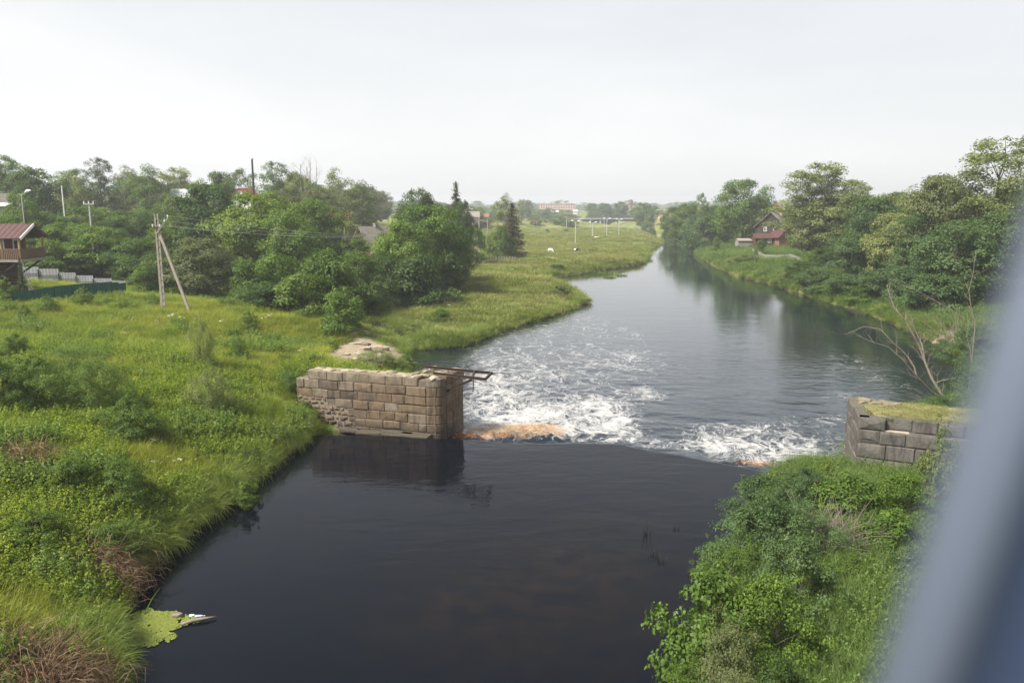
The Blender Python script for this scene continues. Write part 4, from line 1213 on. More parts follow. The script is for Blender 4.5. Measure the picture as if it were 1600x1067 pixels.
MB().beam((-1.9, 0, far_top.z - _.location.z - .2), (1.9, 0, far_top.z - _.location.z - 1.2), .28, .22).build('crossarm', M_GREYW, _)
pole(762, 343, 368, 190, 'plain pale pole between the slant-armed pole and the dark spruce', M_CONC, .32)
pole(778, 360, 401, 168, 'weathered grey post leaning against the dark spruce', M_GREYW, .24, .05)
for k, (px, tp, bs, d, lab, lamp, cr) in enumerate([
    (899, 347, 379, 245, 'nearest twin-lamp pole in the meadow just above the black and white cow', 2, 0), (926, 349, 372, 280, 'twin-lamp pole in the meadow right of the nearest one', 2, 0),
    (948, 343, 366, 310, 'twin-lamp pole in the meadow before the right end of the bridge', 2, 0), (967, 344, 364, 330, 'rightmost twin-lamp pole in the meadow', 2, 0),
    (885, 338, 351, 420, 'plain pole before the left end of the far bridge', 0, 0), (907, 341, 355, 430, 'plain pole before the middle left of the far bridge', 0, 0),
    (923, 342, 355, 425, 'plain pole before the middle of the far bridge', 0, 0), (944, 339, 357, 415, 'tallest plain pole before the far bridge', 0, 0), (822, 341, 353, 430, 'plain pole at the left back edge of the meadow', 0, 0),
    (981, 357, 368, 350, 'short grey post near the river bend', 0, 0)]):
    pole(px, tp, bs, d, lab, M_CONCG, .30 if k < 4 else .3, 0, cr, lamp, group='poles in the meadow')
pole(100, 290, 330, 120, 'slender white pole between trees on the left hillside', M_WHITE, .22)
pole(142, 315, 350, 105, 'grey pole with a small crossarm left of the utility pole', M_CONCG, .26, 0, 1.4)
pole(36, 303, 330, 110, 'street lamp reaching over the trees at the left edge', M_CONCG, .16, 0, 0, 1, 'street_lamp', 'street lamp')
e = empty('chimney_pipe', at(401, 165)); tag(e, 'thin black metal chimney pipe rising above the left trees', 'chimney pipe')
ht = PD(401, 250, 165)[2] - e.location.z
MB().tube([(0, 0, -.5), (0, 0, ht)], [.24, .20], 10).build('pipe', M_BLACKM, e); MB().tube([(0, 0, ht + .02), (0, 0, ht + .25)], .28, 10).build('cap', M_CONCG, e)
# wires from the near pole to the far one
for k, q in enumerate(ins):
    a = Vector(pb) + Vector(q) + Vector((0, 0, .2)); b = far_top + Vector((-1.5 + k, 0, -.25 - .25*k))
    pts = []
    for i in range(25):
        t = i/24; p = a.lerp(b, t); p.z -= 4*t*(1 - t)*2.4; pts.append(p - Vector(pb))
    o = MB().tube(pts, .011, 4).build('power_line', M_WIRE); o.location = tuple(pb)
    tag(o, 'thin overhead wire strung from the near utility pole towards the meadow', 'wire', 'overhead wires across the left trees')

# houses in the left trees
lg = at(588, 134); 
house('log_house', 'red brown log house with a grey roof among the left trees', lg, math.radians(50), 6.5, 5.2, 2.6, 3.6, M_REDW, M_ROOFG, .6, [('f', -1.8, 1.5, .8, 1.0), ('f', 0.4, 1.5, .8, 1.0), ('l', 0, 1.5, .8, 1.0)], (0, 0, .5, M_GREYW), cat='house')
def roofed(px, ridge_py, d, w, dd, h, rh, rz, label, wm, rm, **k):
    x, y, z = at(px, d); zr = PD(px, ridge_py, d)[2]
    return house(k.pop('name', 'village_house'), label, (x, y, zr - h - rh), math.radians(rz), w, dd, h, rh, wm, rm, **k)
roofed(5, 303, 128, 8, 6, 4, 2.6, 70, 'dark gabled house with a brick chimney at the left edge', M_GREYW, M_ROOFG, chim=(-2, .3, 1.2, M_BRICK), wins=[('l', 0, 2, 1, 1.2)])
roofed(4, 318, 118, 4.4, 3, 3.2, .4, 0, 'low shed with a white flat roof at the left edge', M_GREYW, M_ROOFW, name='shed', cat='shed')
roofed(288, 296, 168, 3.2, 4, 5, 1.6, 15, 'white-roofed house showing above the trees over the utility pole', M_BRICK, M_ROOFW, gable_mat=M_WHITE, wins=[('f', 0, 3.5, .9, 1.2)])
roofed(388, 295, 172, 5, 5, 5, 2.5, 80, 'red-roofed house with a pale gable beside the black chimney pipe', M_WHITE, M_ROOFB, wins=[('l', 0, 5.4, .9, 1.0), ('l', 0, 3, .9, 1.2)])
roofed(530, 332, 185, 6, 4, 3, 1.2, 5, 'low red roof peeping through the trees above the log house', M_GREYW, M_ROOFB)
roofed(736, 331, 300, 6, 4, 2.2, 1.8, 5, 'long grey-roofed barn left of the pale poles', M_GREYW, M_ROOFG, name='barn', cat='barn')
roofed(731, 325, 420, 5, 4, 2, .6, 0, 'white flat-roofed building behind the long grey-roofed barn', M_WHITE, M_ROOFW, name='shed', cat='shed')
roofed(757, 334, 380, 4, 4, 2, 1.5, 0, 'small house with a dull red roof right of the long barn', M_YELL, M_BRICK)
e = empty('gate_board', at(745, 150)); tag(e, 'small red brown board at the meadow edge beside the large leaning tree', 'board')
MB().box((0, 0, .95), (.62, .08, 1.1)).build('board', M_REDW, e); MB().box((-.2, .06, .6), (.08, .08, 1.6)).box((.2, .06, .6), (.08, .08, 1.6)).build('post', M_GREYW, e)
pf = empty('picket_fence', at(760, 160)); tag(pf, 'low brown picket fence at the foot of the dark spruce', 'fence')
for i in range(34):
    MB().box((i*.19, _rp.uniform(-.02, .02), .5), (.1, .03, 1.2 + _rp.uniform(-.15, .1)), 0).build('picket', M_GREYW if i % 3 else M_LOG, pf)
for z in (.25, .8): MB().beam((-.1, .04, z), (6.5, .04, z), .05, .08).build('rail', M_GREYW, pf)

# right bank houses
def px_house(px, base_py, d): 
    x = PD(px, base_py, d)[0]; return (x, d, gz(x, d))
house('timber_house', 'black gabled timber house with a grey roof on the right bank', px_house(1206, 380, 208), math.radians(62), 8, 7.5, 4.2, 3.6, M_DARKW, M_ROOFG, .5, [('l', -1.2, 3.4, .8, 1.1), ('l', 1.2, 3.4, .8, 1.1)], (1, 0, 1.0, M_BRICK))
house('brick_house', 'brick house with a dark red roof and a white attic window on the right bank', px_house(1221, 380, 198), math.radians(100), 5, 4.2, 2.3, 1.9, M_BRICK, M_ROOFR, .5, [('l', 0, 2.7, 1.0, 1.4), ('l', -1.2, 1.2, .7, .9)])
house('veranda', 'low annexe with a dark red sheet roof left of the brick house', px_house(1192, 380, 199), math.radians(3), 5.2, 3.6, 2.0, 1.0, M_LOG, M_ROOFR, .3, [('f', -1.0, 1.2, .9, .8), ('f', 1.0, 1.2, .9, .8)], cat='annexe')
house('shed', 'small grey board shed at the waterside left of the red-roofed annexe', px_house(1163, 382, 201), 0, 4.0, 3, 1.6, .5, M_GREYW, M_ROOFG, .2, cat='shed')
house('yellow_house', 'yellow plastered house behind the brick house', px_house(1251, 378, 214), math.radians(8), 6, 5, 2.8, 2.0, M_YELL, M_ROOFG, .4, [('f', -1.8, 1.7, .9, 1.2), ('f', .2, 1.7, .9, 1.2), ('f', 2.0, 1.7, .9, 1.2)])
roofed(1210, 320, 265, 6, 6, 5, 3.2, 60, 'tall house with a bright red roof behind the black timber house', M_YELL, M_ROOFB, chim=(0, 0, 1.2, M_BRICK))
roofed(1432, 372, 122, 3, 2.6, 2.3, 1.0, 90, 'small light blue garden shed among the right bank trees', M_BLUE, M_ROOFG, name='shed', cat='shed', wins=[('l', 0, 1.6, .6, .7)])
roofed(1443, 404, 108, 3.0, 2.6, 1.5, .7, 20, 'white shed with a pale green roof above the right bank bushes', M_WHITE, M_MINT, name='shed', cat='shed', over=.2)
roofed(1455, 390, 116, 3.4, 3, 2, .9, 12, 'dark grey board shed behind the pale green roof', M_GREYW, M_DARKW, name='shed', cat='shed')
fr = empty('board_fence', px_house(1195, 394, 170)); tag(fr, 'weathered grey board fence running down the right bank', 'fence')
o0 = fr.location.copy()
fpts = [(1176, 388, 180), (1195, 394, 170), (1215, 398, 160), (1235, 403, 151), (1257, 409, 142)]
for (a_, y1, d1), (b_, y2, d2) in zip(fpts[:-1], fpts[1:]):
    a, b = Vector(px_house(a_, y1, d1)), Vector(px_house(b_, y2, d2)); n_ = int((b - a).length/.45)
    for i in range(n_):
        q1, q2 = a.lerp(b, i/n_) - o0, a.lerp(b, (i + .94)/n_) - o0
        MB().prism([q1 - Vector((0, 0, .3)), q2 - Vector((0, 0, .3)), q2 + Vector((0, 0, 1.25 + _rp.uniform(-.06, .06))), q1 + Vector((0, 0, 1.25))], (0, 0, 0), (0, .04, 0)).build('board', M_GREYW, fr)
    MB().beam(a - o0 + Vector((0, .1, .9)), b - o0 + Vector((0, .1, .9)), .06, .1).build('rail', M_GREYW, fr)

# far railway bridge, flats and tower
DB = 560.0
bl, brr = PD(872, 342, DB), PD(996, 342, DB + 15)
bz = 4.9
bg = empty('railway_bridge', (bl[0], bl[1], 0)); tag(bg, 'long low girder bridge crossing the river far away beyond the meadow', 'bridge')
dv = Vector((brr[0] - bl[0], brr[1] - bl[1], 0)); Lb = dv.length; dn = dv.normalized()
MB().beam(Vector((0, 0, bz)), dv + Vector((0, 0, bz)), 5, .5).build('deck', M_CONCG, bg)
for s in (-1.5, 1.5): MB().beam(Vector((0, s, bz - .95)), dv + Vector((0, s, bz - .95)), .4, 1.4).build('girder', M_DARKW, bg)
r_ = MB().beam(Vector((0, -2.4, bz + 1.15)), dv + Vector((0, -2.4, bz + 1.15)), .12, .12).beam(Vector((0, -2.4, bz + .7)), dv + Vector((0, -2.4, bz + .7)), .1, .1).build('railing', M_CONCG, bg)
for i in range(28): MB().box(dn*(Lb*(i + .5)/28) + Vector((0, -2.4, bz + .72)), (.12, .12, .95)).build('baluster', M_CONCG, r_)
for f in (.28, .52, .76): MB().box(dn*(Lb*f) + Vector((0, 0, 1.0)), (1.4, 4.6, 6.1)).build('bridge_pier', M_CONCG, bg)
for f in (-.03, 1.03): MB().box(dn*(Lb*f) + Vector((0, 0, 1.4)), (5, 6, 6.4)).build('abutment', M_CONCG, bg)

DA = 980.0
fl_l, fl_r = PD(844, 319, DA), PD(899, 319, DA); zt_ = PD(860, 318.5, DA)[2]
fb = empty('apartment_block', ((fl_l[0] + fl_r[0])/2, DA, zt_ - 16)); tag(fb, 'pink five-storey apartment block on the far horizon', 'apartment block')
Wf = fl_r[0] - fl_l[0]
MB().box((0, 6, 7), (Wf, 12, 18)).build('wall', M_PINK, fb)
MB().box((0, 6, 16.15), (Wf + .6, 12.6, .3)).build('roof', M_CONCG, fb)
for i, x in enumerate((-.38, -.12, .14, .30, .41)): MB().box((Wf*x, 5, 17.2), (2.4, 3, 1.8)).build('roof_hut', M_PINK, fb)
wme = MB().box((0, 0, 0), (1.6, .1, 1.6)).mesh('window', M_GLASS)
for r in range(5):
    for c in range(14): inst('window', wme, fb, (-Wf/2 + Wf*(c + .5)/14, -.03, 2.2 + r*3.0))
tw_t = PD(985.5, 312, 800)
tw = empty('brick_tower', (tw_t[0], 800, tw_t[2] - 15)); tag(tw, 'slim red brick water tower on the far horizon', 'tower')
MB().tube([(0, 0, -3), (0, 0, 10)], [1.9, 1.7], 12).build('shaft', M_BRICK, tw); MB().tube([(0, 0, 10.01), (0, 0, 11), (0, 0, 14.2)], [1.7, 2.3, 2.3], 12).build('tank', M_BRICK, tw); MB().tube([(0, 0, 14.21), (0, 0, 15)], [2.5, .9], 12).build('roof', M_ROOFR, tw)
roofed(988, 327, 640, 9, 6, 3.4, 1.6, 10, 'white house beside the far brick tower', M_WHITE, M_ROOFG)
roofed(866, 329, 700, 7, 5, 1.5, 1.5, 0, 'low white-roofed shed before the pink apartment block', M_GREYW, M_ROOFW, name='shed', cat='shed')
roofed(899, 328, 760, 4, 4, 2, 1.5, 0, 'small white house at the right end of the pink apartment block', M_WHITE, M_ROOFW)
roofed(1035, 336, 520, 5, 5, 2.4, 1.8, 10, 'pale house with a brown roof on the far right bank', M_YELL, M_BRICK)
# ================================================================== TREES AND BUSHES IN PLACE
# px, top, distance, width px, kind, leaf, label
LT = [
 # edge of the left wood, near row
 (405, 298, 104, 140, 'broad0', 'light', 'yellow-green broad tree in the near row of the left wood, right of the utility pole'),
 (330, 285, 112, 150, 'broad1', 'dark', 'tall dark broad tree standing behind the brace of the utility pole'),
 (312, 372, 84, 120, 'broad2', 'olive', 'dull olive tree low behind the brace of the utility pole'),
 (385, 405, 74, 90, 'shrub0', 'mid', 'rounded bush right of the pole brace on the crest of the bank'),
 (430, 395, 77, 110, 'shrub1', 'mid', 'bright green willow thicket above the bank, left of the stream'),
 (510, 388, 73, 130, 'shrub2', 'mid', 'big leafy bush overhanging the stream behind the bank'),
 (470, 425, 70, 110, 'shrub1', 'bank', 'lighter green bush in front of the willow thicket above the stream'),
 (530, 455, 66, 90, 'shrub0', 'mid', 'low bush reaching the stream mouth behind the limestone slabs'),
 (415, 440, 70, 100, 'shrub2', 'dark', 'dark low bush between bank crest and willow thicket'),
 (560, 395, 86, 90, 'broad3', 'mid', 'mid green tree over the stream, left of the log house wall'),
 (610, 400, 92, 110, 'shrub0', 'dark', 'dark bush below the grey roof of the log house'),
 (485, 312, 112, 110, 'broad2', 'mid', 'broad tree in the near left wood, right of the yellow-green tree'),
 (450, 330, 98, 100, 'broad3', 'mid', 'rounded tree in front of the yellow-green tree and above the thicket'),
 (540, 345, 118, 70, 'birch0', 'grey', 'thin grey-green tree left of the log house roof'),
 (665, 318, 104, 130, 'broad1', 'mid', 'large spreading tree leaning towards the meadow, right of the log house'),
 (630, 345, 98, 100, 'broad0', 'mid', 'wide tree crown touching the right edge of the log house roof'),
 (702, 352, 112, 75, 'broad2', 'mid', 'lower right flank tree beside the large spreading tree'),
 (655, 395, 92, 120, 'shrub1', 'dark', 'dark skirt of bushes at the foot of the large spreading tree'),
 (712, 408, 104, 60, 'shrub2', 'mid', 'small bush at the meadow edge under the large spreading tree'),
 (655, 296, 135, 75, 'broad3', 'dark', 'dark round tree top behind the large spreading tree'),
 (712, 284, 150, 44, 'spruce0', 'fir', 'tall narrow dark spruce spire at the right end of the left wood'),
 (722, 312, 148, 36, 'broad0', 'dark', 'dark small tree at the right of the narrow spruce spire'),
 (800, 317, 172, 56, 'spruce1', 'larch', 'broad dark spruce standing alone at the left edge of the meadow'),
 (789, 305, 182, 42, 'birch1', 'grey', 'pale grey tree top behind the lone dark spruce'),
 (786, 352, 166, 36, 'shrub0', 'mid', 'green bush growing into the left flank of the lone dark spruce'),
 (740, 352, 160, 44, 'shrub1', 'mid', 'bush at the foot of the slant-armed pole'),
 (770, 362, 172, 36, 'shrub2', 'light', 'light bush between the pale pole and the lone dark spruce'),
 (556, 372, 112, 50, 'broad1', 'mid', 'small dense tree covering the left wall of the log house'),
 (600, 382, 118, 60, 'shrub0', 'mid', 'light-edged bush right under the eaves of the log house'),
 # around the balcony house and fences
 (30, 402, 71.5, 20, 'spruce1', 'fir', 'small dark conical conifer in front of the balcony house'),
 (95, 348, 98, 90, 'broad3', 'mid', 'dense green bush tree directly behind the balcony'),
 (150, 352, 96, 110, 'broad1', 'mid', 'big rounded tree behind the grey fence'),
 (210, 372, 92, 90, 'broad2', 'mid', 'rounded green tree behind the right end of the grey fence'),
 (75, 372, 92, 56, 'shrub1', 'light', 'yellowish bush behind the ladder'),
 (265, 385, 88, 90, 'broad0', 'dark', 'dark bush tree directly behind the utility pole'),
 (225, 410, 82, 60, 'shrub2', 'mid', 'bush at the right end of the green fence'),
 (245, 352, 110, 60, 'birch1', 'light', 'thin yellow-green tree behind the top of the utility pole'),
 (255, 300, 112, 40, 'birch0', 'light', 'thin pale tree rising over the utility pole top'),
 (120, 335, 120, 70, 'broad0', 'grey', 'grey-green tree around the crossarm pole on the left hillside'),
 (185, 330, 125, 90, 'broad3', 'mid', 'mid green tree right of the crossarm pole on the left hillside'),
 (60, 330, 118, 80, 'broad2', 'mid', 'round tree below the street lamp at the left'),
 (15, 335, 100, 90, 'broad1', 'mid', 'tree crown just above the red balcony roof'),
 (28, 300, 114, 60, 'broad0', 'mid', 'tree hiding the right half of the dark gabled house at the left edge'),
 # hillside skyline
 (6, 240, 150, 80, 'open0', 'mid', 'tall airy tree at the very left of the skyline'),
 (45, 262, 142, 90, 'broad2', 'dark', 'dark broad tree on the left skyline above the street lamp'),
 (108, 275, 150, 60, 'broad3', 'grey', 'pale grey-green round tree on the left hillside'),
 (110, 262, 185, 90, 'open1', 'mid', 'broad skyline tree behind the pale grey-green round tree'),
 (150, 243, 178, 58, 'open2', 'dark', 'tall dark peaked tree standing out of the left skyline'),
 (190, 258, 182, 60, 'birch0', 'grey', 'slim grey tree right of the dark peaked tree'),
 (232, 260, 165, 80, 'birch1', 'mid', 'loose mid green tree on the left skyline above the utility pole'),
 (278, 259, 190, 80, 'open0', 'grey', 'round grey-green skyline tree above the white-roofed house'),
 (338, 266, 180, 60, 'broad1', 'mid', 'skyline tree right of the white-roofed house'),
 (374, 260, 190, 60, 'open1', 'mid', 'tall tree left of the black chimney pipe'),
 (425, 249, 185, 62, 'open2', 'mid', 'tall tree right of the black chimney pipe'),
 (462, 268, 190, 64, 'broad0', 'grey', 'grey-green tree below the bare treetops'),
 (528, 262, 175, 66, 'birch0', 'grey', 'tall pale tree on the skyline right of the bare treetops'),
 (500, 290, 150, 80, 'open0', 'olive', 'dull olive tree above the log house'),
 (565, 285, 175, 70, 'birch1', 'olive', 'olive feathery tree on the skyline above the log house roof'),
 (450, 290, 150, 90, 'open1', 'olive', 'olive loose tree right of the red-roofed house'),
]
for i, (px, top, d, w, key, mat, lab) in enumerate(LT):
    tree_at(px, top, d, w, key, lab, mat, 'bush' if key.startswith('shrub') else ('spruce_tree' if key.startswith('spruce') else 'tree'), 'bush' if key.startswith('shrub') else 'tree')
RT = [
 (1165, 278, 212, 88, 'broad1', 'mid', 'big dense round tree rising behind the black timber house'),
 (1198, 292, 225, 40, 'birch0', 'mid', 'slim tree at the right shoulder of the big dense round tree'),
 (1292, 250, 150, 138, 'open0', 'grey', 'tallest pale feathery tree on the right bank, right of the brick house'),
 (1272, 272, 156, 86, 'open1', 'grey', 'feathery tree at the left shoulder of the tallest right bank tree'),
 (1325, 278, 150, 100, 'open2', 'grey', 'grey-green tree at the right shoulder of the tallest right bank tree'),
 (1372, 308, 117, 124, 'broad2', 'blue', 'large dense blue-green tree standing at the middle of the right bank'),
 (1340, 360, 114, 80, 'broad0', 'blue', 'lower dark tree left of the large dense blue-green tree'),
 (1395, 305, 140, 110, 'broad3', 'grey', 'greyish tree behind the large dense blue-green tree'),
 (1478, 270, 100, 130, 'broad1', 'olive', 'big olive tree behind the pale green shed roof'),
 (1500, 345, 86, 140, 'broad3', 'blue', 'dense dark tree over the sandy right bank'),
 (1478, 268, 118, 80, 'open1', 'blue', 'dark leafy top left of the tallest tree beside the blue window frame'),
 (1572, 206, 100, 180, 'open2', 'grey', 'tall thin-leaved tree whose top meets the right edge of the view'),
 (1560, 330, 88, 120, 'broad0', 'blue', 'dense tree partly hidden by the blue window frame'),
 (1420, 415, 91, 90, 'shrub0', 'blue', 'spreading bush below the pale green shed roof'),
 (1470, 425, 83, 110, 'shrub1', 'blue', 'bush between pale green shed and sandy bank'),
 (1380, 420, 96, 100, 'shrub2', 'blue', 'dark bush at the foot of the large dense blue-green tree'),
 (1250, 408, 122, 56, 'shrub0', 'dark', 'dark rounded waterside bush below the right end of the board fence'),
 (1282, 418, 111, 80, 'shrub1', 'blue', 'grey-green waterside bush right of the dark rounded one'),
 (1325, 428, 103, 90, 'shrub2', 'blue', 'low spreading bush before the large dense blue-green tree'),
 (1352, 446, 97, 70, 'shrub1', 'mid', 'low green waterside bush under the dark bush of the right bank'),
 (1302, 440, 107, 56, 'shrub0', 'mid', 'small green waterside bush between two grey-green ones'),
 (1440, 462, 86, 70, 'shrub2', 'mid', 'green bush just above the sandy right shore'),
 (1230, 425, 124, 40, 'shrub1', 'grey', 'small grey bush left of the dark rounded waterside bush'),
 (1268, 392, 132, 50, 'shrub2', 'mid', 'bush growing at the end of the board fence'),
 (1298, 385, 128, 70, 'broad3', 'dark', 'dark small tree under the tallest right bank tree'),
 (1192, 371, 186, 16, 'shrub2', 'dark', 'dark bush before the red-roofed annexe'),
 (1240, 362, 190, 18, 'broad3', 'mid', 'slender tree between the brick house and the yellow house'),
 (1188, 375, 176, 20, 'shrub0', 'mid', 'small upright bush in front of the brick house'),
 (1170, 396, 152, 46, 'shrub1', 'grey', 'straggly waterside bush on the right below the grey shed'),
 (1145, 402, 156, 32, 'shrub2', 'grey', 'small straggly bush left of the other straggly waterside bush'),
 (1120, 368, 195, 14, 'shrub1', 'mid', 'single small bush on the bright green right bank slope'),
 (1097, 299, 265, 28, 'open1', 'mid', 'thin tall tree standing above the far right bank trees'),
 (1075, 318, 270, 60, 'broad2', 'mid', 'round tree left of the thin tall far tree'),
 (1112, 320, 245, 60, 'broad0', 'blue', 'bushy tree right of the thin tall far tree'),
 (1105, 336, 225, 70, 'shrub0', 'blue', 'rounded willow at the far right waterside'),
 (1128, 328, 225, 50, 'broad3', 'mid', 'tree between far willows and the big dense round tree'),
 (1050, 322, 320, 44, 'broad1', 'mid', 'tree at the river bend on the far right bank'),
 (1063, 340, 285, 50, 'shrub2', 'mid', 'waterside bush at the river bend on the far right bank'),
 (1085, 348, 250, 46, 'shrub1', 'blue', 'waterside bush right of the river bend'),
 (1006, 316, 480, 40, 'broad0', 'mid', 'broad tree at the right end of the far bridge'),
 (945, 318, 620, 36, 'broad2', 'blue', 'round tree behind the middle of the far bridge'),
 (928, 317, 640, 28, 'broad1', 'blue', 'round tree behind the left half of the far bridge'),
 (970, 315, 610, 28, 'broad3', 'blue', 'round tree left of the far brick tower'),
 (826, 312, 520, 14, 'open0', 'mid', 'slim tall far tree left of the pink apartment block'),
 (815, 310, 500, 18, 'open2', 'grey', 'slim tall far tree behind the lone dark spruce'),
 (1016, 330, 420, 24, 'shrub0', 'mid', 'bush on the far bank right of the bridge'),
]
for (px, top, d, w, key, mat, lab) in RT:
    tree_at(px, top, d, w, key, lab, mat, 'bush' if key.startswith('shrub') else 'tree', 'bush' if key.startswith('shrub') else 'tree')

# woods where single trees cannot be told apart: trees all the same, sharing a label with their group
HUE = {'mid': 'green', 'dark': 'dark green', 'light': 'light green', 'grey': 'grey-green', 'olive': 'olive', 'blue': 'cool green'}
SHAPE = {'broad': 'broad', 'open': 'loose', 'birch': 'slim', 'shrub': 'low', 'far': 'round'}
def wood(n, seed, pxr, dr, toplim, wr, keys, mats, label, sectors, name='tree'):
    """label: where the wood stands; sectors: (up to px, what it stands beside). Trees alike in hue, shape and sector share label and group"""
    r = random.Random(seed)
    for i in range(n):
        px = r.uniform(*pxr); d = r.uniform(*dr)
        lim = np.interp(px, [q[0] for q in toplim], [q[1] for q in toplim])
        top = lim + r.uniform(0, 24)*150/d
        x = PD(px, top, d)[0]
        if float(water_dist(np.array([x]), np.array([d]))[0]) < 4: continue
        if any(abs(x - hx_) < rr and abs(d - hy_) < rr for hx_, hy_, rr in CLEAR): continue
        ww, key, mat = r.uniform(*wr)*F/d, r.choice(keys), r.choice(mats)
        lab = '%s %s tree %s %s' % (HUE[mat], SHAPE[key[:-1]], label, next(q[1] for q in sectors if px <= q[0]))
        tree_at(px, top, d, ww, key, lab, mat, name, 'tree', lab)
CLEAR = [(lg[0], lg[1], 8), (hx - 4, 76, 8)]
sky_l = [(-250, 245), (0, 252), (60, 268), (110, 268), (190, 266), (300, 272), (430, 268), (520, 280), (600, 293), (645, 303), (700, 318), (760, 323)]
mid_l = [(-250, 330), (0, 318), (100, 322), (200, 318), (300, 325), (430, 318), (520, 330), (600, 345), (700, 360)]
wood(46, 1, (-120, 600), (170, 250), [(a, b + 4) for a, b in sky_l], (9, 14), ['broad0', 'broad1', 'open0', 'birch0', 'open2', 'broad3'], ['mid', 'grey', 'olive', 'dark', 'mid'], 'in the skyline wood', [(100, 'at the far left'), (190, 'around the dark peaked tree'), (300, 'above the utility pole'), (400, 'left of the chimney pipe'), (480, 'right of the chimney pipe'), (999, 'right of the bare treetops')])
wood(34, 2, (520, 760), (230, 420), sky_l, (9, 13), ['birch0', 'open1', 'broad2', 'birch1'], ['grey', 'olive', 'mid'], 'in the receding wood', [(600, 'over the log house'), (660, 'behind the large spreading tree'), (999, 'behind the spruce spire')])
wood(40, 3, (-100, 560), (112, 160), mid_l, (7, 11), ['broad0', 'broad1', 'broad2', 'broad3'], ['mid', 'mid', 'dark', 'light', 'grey'], 'on the left hillside', [(60, 'above the balcony house'), (160, 'around the crossarm pole'), (260, 'behind the utility pole top'), (380, 'right of the utility pole'), (470, 'below the chimney pipe'), (999, 'left of the log house')])
wood(22, 4, (-60, 330), (90, 112), [(-250, 372), (100, 368), (330, 380)], (6, 9), ['broad0', 'broad2', 'shrub1', 'shrub2'], ['mid', 'mid', 'dark', 'light'], 'behind the metal fences', [(60, 'beside the balcony'), (130, 'behind the grey fence'), (200, 'at the right fence end'), (999, 'beside the utility pole')])
wood(26, 5, (1380, 1750), (95, 170), [(1380, 300), (1450, 292), (1750, 280)], (7, 11), ['broad0', 'broad1', 'broad2', 'open1'], ['blue', 'grey', 'olive'], 'on the wooded right bank', [(1440, 'around the light blue shed'), (1510, 'behind the sandy shore'), (9999, 'behind the window post')])
wood(26, 6, (1215, 1420), (165, 300), [(1215, 312), (1300, 304), (1420, 298)], (8, 12), ['broad0', 'broad3', 'open0'], ['grey', 'olive', 'mid'], 'behind the right bank houses', [(1260, 'over the yellow house'), (1330, 'behind the tallest feathery tree'), (9999, 'behind the dense blue-green tree')])
wood(26, 7, (1035, 1150), (250, 420), [(1035, 322), (1090, 318), (1150, 318)], (9, 14), ['broad0', 'broad2', 'shrub0'], ['mid', 'blue'], 'on the far right bank', [(1070, 'at the river bend'), (1105, 'by the thin tall tree'), (9999, 'left of the timber house')])
wood(60, 8, (690, 1060), (560, 900), [(690, 322), (760, 320), (830, 322), (900, 327), (960, 323), (1060, 324)], (10, 18), ['far0', 'far1', 'far2'], ['mid', 'blue', 'grey'], 'on the hazy horizon', [(770, 'behind the long barn'), (845, 'left of the apartment block'), (900, 'at the apartment block'), (950, 'right of the apartment block'), (990, 'left of the brick tower'), (9999, 'right of the brick tower')])
wood(28, 9, (690, 900), (420, 540), [(690, 330), (760, 330), (830, 334), (900, 338)], (8, 13), ['far0', 'far1', 'far2'], ['mid', 'blue', 'grey'], 'closing the meadow', [(760, 'by the pale poles'), (825, 'behind the lone spruce'), (870, 'before the apartment block'), (9999, 'left of the far bridge')])
wood(14, 10, (875, 1000), (585, 640), [(875, 333), (1000, 333)], (8, 12), ['far0', 'far2'], ['mid', 'blue'], 'behind the far bridge', [(920, 'at its left end'), (960, 'at its middle'), (9999, 'at its right end')])

# the far-off forest reads as one mass
rng = np.random.default_rng(9)
n = 900
fd = rng.uniform(950, 2600, n); fx = rng.uniform(-0.85, 0.95, n)*fd
fz = ground(fx, fd)
fc = bpy.data.collections.new('far_trees')
for k in range(3):
    c = bpy.data.objects.new('far_tree', LIB['far%d' % k]['crown']); fc.objects.link(c)
s_ = rng.uniform(0.9, 1.6, n)
scatter('far_forest', np.stack([fx, fd, fz - 1], 1), np.stack([np.zeros(n), np.zeros(n), rng.uniform(0, 6.28, n)], 1), np.stack([s_*1.7, s_*1.7, s_*.85], 1), fc)

# bare trees on the skyline and the dead tree by the right pier
def bare_tree(name, label, loc, mains, mat, seed, r0, depth=3, twig=0.55):
    r = random.Random(seed)
    e = empty(name, loc); tag(e, label, 'tree')
    mb, mt = MB(), MB()
    def grow(p, d, L, rad, lev):
        pts = [p]; q = p
        for i in range(4):
            d = (d + Vector((r.uniform(-.25, .25), r.uniform(-.25, .25), r.uniform(-.14, .2)))).normalized(); q = q + d*L/4; pts.append(q)
        (mb if lev == 0 else mt).tube(pts, [rad*(1 - .75*i/4) for i in range(5)], 5 if rad > .03 else 4, cap=False)
        if lev < depth:
            for k in range(r.randint(2, 4)):
                i = r.randint(1, 4); dd = (d + Vector((r.uniform(-1, 1), r.uniform(-1, 1), r.uniform(-.5, .8)))*.9).normalized()
                grow(pts[i], dd, L*twig*r.uniform(.7, 1.2), rad*.42, lev+1)
    for pts, rad in mains:
        pts = [Vector(q) for q in pts]
        mb.tube(pts, [rad*(1 - .8*i/(len(pts)-1)) for i in range(len(pts))], 7, cap=False)
        for i in range(1, len(pts)):
            for k in range(2 if i < len(pts)-1 else 3):
                a = pts[i-1].lerp(pts[i], r.uniform(.3, 1)); d = (pts[i] - pts[i-1]).normalized()
                dd = (d + Vector((r.uniform(-1, 1), r.uniform(-.8, .8), r.uniform(-.6, .8)))*.85).normalized()
                grow(a, dd, (pts[i] - pts[i-1]).length*r.uniform(.5, .95), rad*(1 - .75*i/len(pts))*.5, 1)
    mb.build('trunk', mat, e, True); mt.build('twigs', mat, e, True)
    return e
